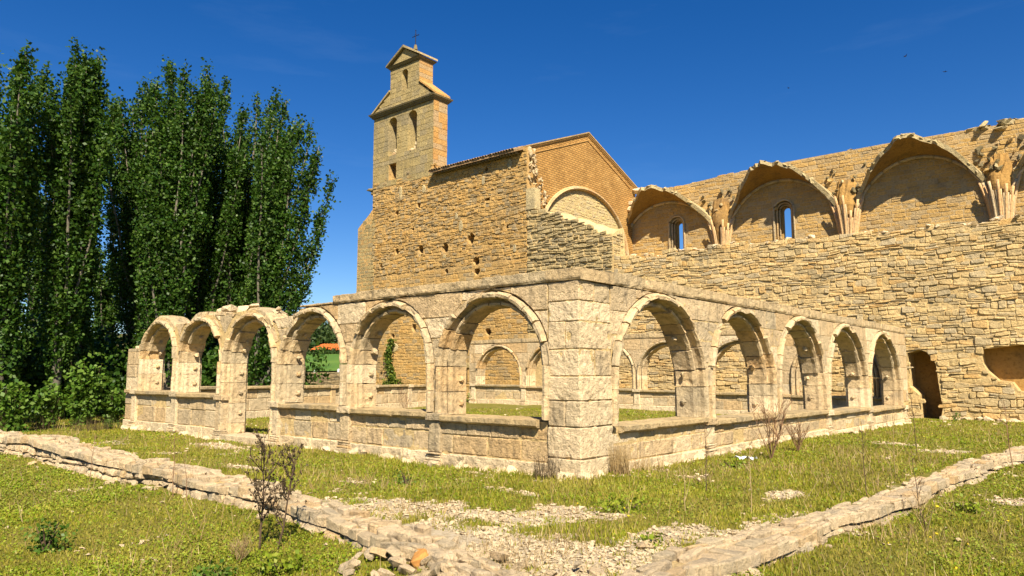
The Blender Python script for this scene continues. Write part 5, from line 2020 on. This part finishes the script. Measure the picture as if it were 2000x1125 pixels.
def build_straw(n):
    dens = lambda x, y, r: np.clip(0.15 + 1.2 * smooth(0.5, 0.8, pnoise(x, y, 0.9, 90)), 0, 1) * np.where((y < -4.6), 0.35, 1.0)
    q = scatter(n, dens)
    x, y, r = q.T
    z = gz(x, y)
    h = nrng.uniform(0.06, 0.2, n) * np.where(nrng.random(n) < 0.12, 1.8, 1.0)
    a, b = nrng.uniform(0, 6.28, n), nrng.uniform(0, 6.28, n)
    w = 0.0018 + 0.00022 * r
    bd = h * nrng.uniform(0.1, 0.7, n)
    v = np.stack([np.stack([x - np.cos(a) * w, y - np.sin(a) * w, z], 1), np.stack([x + np.cos(a) * w, y + np.sin(a) * w, z], 1),
                  np.stack([x + np.cos(b) * bd, y + np.sin(b) * bd, z + h], 1)], 1).reshape(-1, 3)
    o = add('dry_grass', np_mesh('dry_grass', v, np.arange(3 * n).reshape(-1, 3), M_STRAW), None, kind='stuff')
    o['label'] = 'thin dry straw stems standing through the lawn'
    o['category'] = 'dry grass'


build_straw(16000)
build_grass(400000)
build_clover(165000)
build_pebbles(11000)


# ------------------------------------------------------------------ dry weeds, herbs, flowers
def weed(name, label, x, y, h, seed, mat, branches=9, thick=0.006, spread=0.35, sub=3, bits=0, bit_mat=None, bit=0.03, cat='weed', stems=1):
    rg_ = random.Random(seed)
    z0 = g1(x, y) - 0.01
    o = thing(name, label, cat, (x, y, z0))
    mb = MB()
    tips = []
    for s in range(stems):
        lean = (rg_.uniform(-.12, .12) * (1 + (stems > 1) * 2.2), rg_.uniform(-.12, .12) * (1 + (stems > 1) * 2.2))
        hh = h * rg_.uniform(0.75, 1.0) if s else h
        main = [(lean[0] * hh * t + rg_.uniform(-.01, .01), lean[1] * hh * t + rg_.uniform(-.01, .01), hh * t) for t in (0, .25, .5, .75, 1)]
        mb.tube(main, [thick, thick * .9, thick * .75, thick * .55, thick * .3], 5)
        for b_ in range(branches):
            t = rg_.uniform(0.2, 0.95)
            i = min(3, int(t * 4))
            ff = t * 4 - i
            p = Vector(main[i]).lerp(Vector(main[i + 1]), ff)
            a_ = rg_.uniform(0, 6.28)
            ln = spread * h * rg_.uniform(0.4, 1.0) * (1.15 - t * 0.7)
            pts = [p]
            d = Vector((math.cos(a_), math.sin(a_), rg_.uniform(0.5, 1.3))).normalized()
            for k in range(3):
                d = (d + Vector((rg_.uniform(-.2, .2), rg_.uniform(-.2, .2), 0.18))).normalized()
                pts.append(pts[-1] + d * ln / 3)
            mb.tube([tuple(q) for q in pts], [thick * .5, thick * .42, thick * .33, thick * .2], 4)
            tips += pts[1:]
            for c_ in range(sub):
                q = rg_.choice(pts[1:])
                d2 = (d + Vector((rg_.uniform(-.8, .8), rg_.uniform(-.8, .8), rg_.uniform(-.2, .6)))).normalized()
                e = q + d2 * ln * 0.35
                mb.tube([tuple(q), tuple(e)], [thick * .3, thick * .15], 4)
                tips.append(e)
    add('stalk', mb.mesh('stalk'), mat, o, (x, y, z0))
    if bits:
        g_ = np.random.default_rng(seed)
        T_ = np.array([tuple(t) for t in tips])
        P = T_[g_.integers(0, len(T_), bits)] + g_.normal(0, bit * 0.5, (bits, 3))
        v_, f_ = leaf_quads(P, bit, g_, 0.0)
        add('withered_leaves', np_mesh('withered_leaves', v_, f_, bit_mat), None, o, (x, y, z0), kind='stuff')
    return o


M_BROWN = leaf_mat('withered_leaf', (0.06, 0.045, 0.025), (0.10, 0.07, 0.04), (0.18, 0.13, 0.07), 0.15, 0.1)
weed('dead_thistle', 'tall dark dead thistle in the foreground grass before the low wall', 0.0, -5.35, 1.0, 1, M_TWIG, 22, 0.011, 0.45, 5, 620, M_BROWN, 0.021)
weed('dead_thistle', 'second stem of dead thistle just behind the tall dark one', 0.12, -5.22, 0.9, 2, M_TWIG, 18, 0.010, 0.45, 5, 460, M_BROWN, 0.021)
weed('dry_weed', 'thin reddish dry weed at the low wall left of the dead thistle', -3.15, -4.72, 0.85, 3, M_TWIGRED, 6, 0.006, 0.25, 2)
weed('dry_weed', 'short leaning dry weed beside the low wall', -2.75, -4.72, 0.6, 4, M_TWIGRED, 5, 0.005, 0.3, 2)
weed('dry_weed', 'grey-brown dry weed by the far stretch of the low wall', -5.6, -4.85, 0.75, 5, M_TWIGRED, 8, 0.005, 0.3, 2)
weed('bare_shrub', 'bare reddish spreading shrub against the side arcade', 1.1, 4.7, 1.15, 6, M_TWIGRED, 7, 0.010, 0.5, 4, cat='shrub', stems=9)
weed('bare_shrub', 'lower tangle of dry twigs beside the bare shrub', 1.05, 6.3, 0.65, 7, M_TWIGRED, 7, 0.008, 0.6, 4, cat='shrub', stems=9)
weed('dry_weed', 'dark upright twig in the grass before the second side arch', 1.95, 0.2, 0.95, 8, M_TWIG, 7, 0.007, 0.28, 2)
weed('straw_weed', 'pale forked straw stalk near the corner pier', 2.4, -1.3, 0.55, 9, M_STRAW, 5, 0.006, 0.5, 2)
weed('straw_weed', 'tall pale straw weed in front of the white scrap', 2.98, -0.8, 0.85, 10, M_STRAW, 9, 0.006, 0.4, 3)
weed('dry_weed', 'dark twig weed just behind the flat-topped low wall', 3.65, 1.4, 1.0, 11, M_TWIG, 8, 0.007, 0.28, 2)
weed('straw_weed', 'long pale leaning straw beside the low wall', 3.6, 3.2, 1.1, 12, M_STRAW, 6, 0.006, 0.7, 2)
weed('dry_weed', 'reddish dry weed on the low wall at the right edge', 4.85, 5.4, 1.15, 13, M_TWIGRED, 9, 0.009, 0.3, 3)
weed('dry_weed', 'thin dark weed growing from the face of the flat-topped wall', 4.55, 0.2, 0.75, 14, M_TWIG, 8, 0.006, 0.3, 2)
weed('straw_weed', 'pale straw tuft at the foot of the flat-topped wall', 4.75, -0.6, 0.4, 15, M_STRAW, 8, 0.005, 0.6, 2, stems=4)
weed('dry_weed', 'tall thin twig in the grass towards the big rubble wall', 3.0, 7.5, 1.3, 16, M_TWIG, 7, 0.008, 0.25, 2)
weed('straw_weed', 'grey dry straw clump by the foot of the dead thistle', 0.25, -5.7, 0.22, 17, M_STRAW, 8, 0.004, 0.9, 3, stems=8)
weed('dry_weed', 'dry brown twigs in the garden before the inner arcade', -20.5, 17.5, 1.1, 18, M_TWIGRED, 9, 0.010, 0.4, 3, stems=4)
weed('dry_weed', 'dry brown stalks inside the ruined cloister side', -14.8, 9.5, 1.1, 19, M_TWIGRED, 9, 0.010, 0.4, 3, stems=4)


def dry_tuft(label, x, y, h, n, r, seed, mat=M_STRAW):
    g_ = np.random.default_rng(seed)
    a_ = g_.uniform(0, 6.28, n)
    rr_ = r * np.sqrt(g_.random(n))
    bx, by = np.cos(a_) * rr_, np.sin(a_) * rr_
    b_ = g_.uniform(0, 6.28, n)
    hh = h * g_.uniform(0.5, 1.0, n)
    w = 0.004
    tx, ty = bx + np.cos(b_) * hh * 0.2, by + np.sin(b_) * hh * 0.2
    z = np.zeros(n)
    c_ = g_.uniform(0, 6.28, n)
    v_ = np.stack([np.stack([bx - np.cos(c_) * w, by - np.sin(c_) * w, z], 1), np.stack([bx + np.cos(c_) * w, by + np.sin(c_) * w, z], 1), np.stack([tx, ty, hh], 1)], 1).reshape(-1, 3)
    thing('dry_tuft', label, 'dry grass', (x, y, g1(x, y)), None, np_mesh('dry_tuft', v_, np.arange(3 * n).reshape(-1, 3), mat))


dry_tuft('orange-brown tuft of dry grass against the side of the corner pier', 0.22, 0.75, 0.62, 260, 0.16, 1)
dry_tuft('thin dark dry grass in front of the corner pier', -0.5, -0.2, 0.5, 130, 0.22, 2, M_BROWN)
dry_tuft('straw-coloured dry grass below the first side arch', 0.2, 1.6, 0.35, 160, 0.3, 3)
dry_tuft('dry grass at the end pier by the poplars', -16.8, -0.6, 0.5, 300, 0.7, 4, M_BROWN)
dry_tuft('dry reeds along the shade line under the poplars', -17.8, -2.2, 0.6, 400, 1.0, 5, M_BROWN)

for k, (x, y, h, r, n, mat, lab) in enumerate(((-1.5, -6.7, 0.30, 0.2, 340, M_SHRUB, 'small dark round herb alone in the left foreground grass'), (-1.75, -1.95, 0.22, 0.12, 90, M_SHRUB, 'single upright green herb in front of the second arch'),
                                             (1.9, -1.75, 0.14, 0.35, 330, M_CLOVER, 'leafy herb patch with yellow flowers before the corner pier'), (0.65, -6.15, 0.12, 0.22, 260, M_SHRUB, 'green herb clump at the bottom edge below the thistle'),
                                             (0.75, -5.55, 0.16, 0.3, 300, M_CLOVER, 'green leafy clump at the foot of the dead thistle'), (1.1, 2.9, 0.16, 0.25, 200, M_CLOVER, 'bright green herb beside the side arcade'),
                                             (3.0, -3.2, 0.12, 0.2, 150, M_CLOVER, 'green herb in the gravel inside the low walls'), (-2.6, -3.6, 0.15, 0.3, 200, M_CLOVER, 'green tuft behind the low wall'),
                                             (0.9, 23.9, 0.4, 0.3, 220, M_SHRUB, 'dark green weed at the foot of the big rubble wall'), (-16.9, -0.2, 0.35, 0.3, 260, M_SHRUB, 'dark herb at the foot of the end pier'),
                                             (-20.9, 18.6, 0.5, 0.6, 500, M_SHRUB, 'green weed patch in the garden under the black window'), (4.9, 0.9, 0.14, 0.2, 160, M_CLOVER, 'green herb outside the flat-topped wall'))):
    bush('herb', lab, x, y, h, r, n, mat, 0.035 if h < 0.45 else 0.08, 500 + k, 7, 'herb')


def flower_mesh():
    mb_ = MB()
    n = 9
    c0 = [(0, 0, 0.012)]
    ring = [(math.cos(2 * math.pi * k / n) * 0.018 * (1.0 if k % 2 else 0.75), math.sin(2 * math.pi * k / n) * 0.018 * (1.0 if k % 2 else 0.75), 0.016) for k in range(n)]
    under = [(math.cos(2 * math.pi * k / n) * 0.008, math.sin(2 * math.pi * k / n) * 0.008, 0.0) for k in range(n)]
    mb_.put(c0 + ring + under, [(0, 1 + k, 1 + (k + 1) % n) for k in range(n)] + [(1 + k, 1 + n + k, 1 + n + (k + 1) % n, 1 + (k + 1) % n) for k in range(n)])
    m_ = mb_.mesh('flower')
    m_.materials.append(M_PETAL)
    return m_


FL = flower_mesh()
spots = [(5.0 + nrng.uniform(-0.4, 0.7), -1.6 + nrng.uniform(-1.9, 3.4)) for _ in range(12)] + [(1.9 + nrng.normal(0, 0.35), -1.75 + nrng.normal(0, 0.25)) for _ in range(5)] + [(2.6 + nrng.uniform(-1, 1), 10 + nrng.uniform(-3, 4)) for _ in range(6)]
for k, (x, y) in enumerate(spots):
    lab = 'small yellow flower in the grass outside the flat-topped wall' if k < 12 else ('small yellow flower in the herb patch before the corner pier' if k < 17 else 'small yellow flower in the grass beside the side arcade')
    o = thing('yellow_flower', lab, 'flower', (x, y, g1(x, y) + 0.05), 'yellow flowers in the grass', FL)
    s = 0.7 + 0.5 * nrng.random()
    o.scale = (s, s, s)
    o.rotation_euler = (nrng.uniform(-.4, .4), nrng.uniform(-.4, .4), 0)

# white plastic scrap caught in the grass
g_ = random.Random(8)
mb = MB()
nn_ = 9
vs_ = []
for i in range(nn_):
    for j in range(6):
        vs_.append(((i - 4) * 0.045 + g_.uniform(-.015, .015), (j - 2.5) * 0.04 + g_.uniform(-.015, .015), 0.05 + 0.035 * math.sin(i * 1.3) * math.cos(j) + g_.uniform(-.012, .02)))
mb.put(vs_, [(i * 6 + j, (i + 1) * 6 + j, (i + 1) * 6 + j + 1, i * 6 + j + 1) for i in range(nn_ - 1) for j in range(5)])
x, y = 1.05, 3.6
scrap = thing('plastic_scrap', 'crumpled white plastic scrap lying in the grass by the side arcade', 'litter', (x, y, g1(x, y) + 0.06), None, mb.mesh('plastic_scrap'), M_WHITE)

# loose stones on the lawn
for k, (x, y, s, lab) in enumerate(((2.4, -6.1, 0.07, 'small white stone in the grass below the stone heap'), (5.1, -0.9, 0.08, 'white stone in the grass outside the flat-topped wall'), (1.75, -4.9, 0.24, 'orange stone at the edge of the stone heap'), (3.05, -3.3, 0.16, 'pale stone on the gravel inside the flat-topped wall'))):
    m_ = LOWR[(k * 3) % 12].copy()
    if 'orange' in lab:
        m_.materials.clear()
        m_.materials.append(plain_mat('ochre_stone', (0.55, 0.26, 0.07), 0.9, 0.3, 12))
    o = thing('loose_stone', lab, 'stone', (x, y, g1(x, y) + s * 0.25), None, m_)
    o.scale = (s * 1.3, s, s * 0.9 if k == 2 else s * 0.6)
    o.rotation_euler = (0.2, 0.1, k * 1.3)

# ------------------------------------------------------------------ birds in the sky
def bird_mesh(flap):
    mb_ = MB()
    body = [(-0.16, 0.02), (-0.08, 0.045), (0.02, 0.05), (0.1, 0.035), (0.15, 0.028), (0.18, 0.008)]
    mb_.tube([(x_, 0, 0) for x_, r_ in body], [r_ for x_, r_ in body], 7)
    mb_.put([(-0.15, 0.01, 0), (-0.27, 0.05, 0.0), (-0.24, 0, 0.0), (-0.27, -0.05, 0), (-0.15, -0.01, 0), (-0.2, 0, 0.02)], [(0, 1, 2, 5), (5, 2, 3, 4)])
    for s_ in (-1, 1):
        w_ = [(0.07, 0.02, 0.0), (0.10, 0.16, flap * 0.5), (0.0, 0.34, flap), (-0.03, 0.2, flap * 0.55), (-0.06, 0.02, 0.0)]
        top_ = [(a_, s_ * b_, c_ + 0.012) for a_, b_, c_ in w_]
        bot_ = [(a_, s_ * b_, c_) for a_, b_, c_ in w_]
        mb_.rings([bot_, top_])
    m_ = mb_.mesh('bird')
    m_.materials.append(M_BIRD)
    return m_


for k, (px, py, D, fl, lab) in enumerate(((1768, 110, 62, 0.16, 'small dark bird flying highest in the blue sky'), (1846, 140, 62, 0.05, 'small dark bird with spread wings lower on the right in the sky'), (1540, 172, 95, 0.1, 'tiny far bird above the nave wall'))):
    lat = (px - 1000.0) / 1434.0
    up_ = (562.5 - py) / 1434.0
    c_, s_ = math.cos(R(6.66)), math.sin(R(6.66))
    f_, zz = c_ - up_ * s_, s_ + up_ * c_
    p = CAM + (Vector((FWD.x, FWD.y, 0)) * f_ + Vector((RT[0], RT[1], 0)) * lat + Vector((0, 0, zz))) * D
    o = thing('bird', lab, 'bird', p, 'birds in the sky', bird_mesh(fl))
    o.scale = (0.62, 0.62, 0.62)
    o.rotation_euler = (0.3 * (k - 1), 0.2, 1.0 + k)
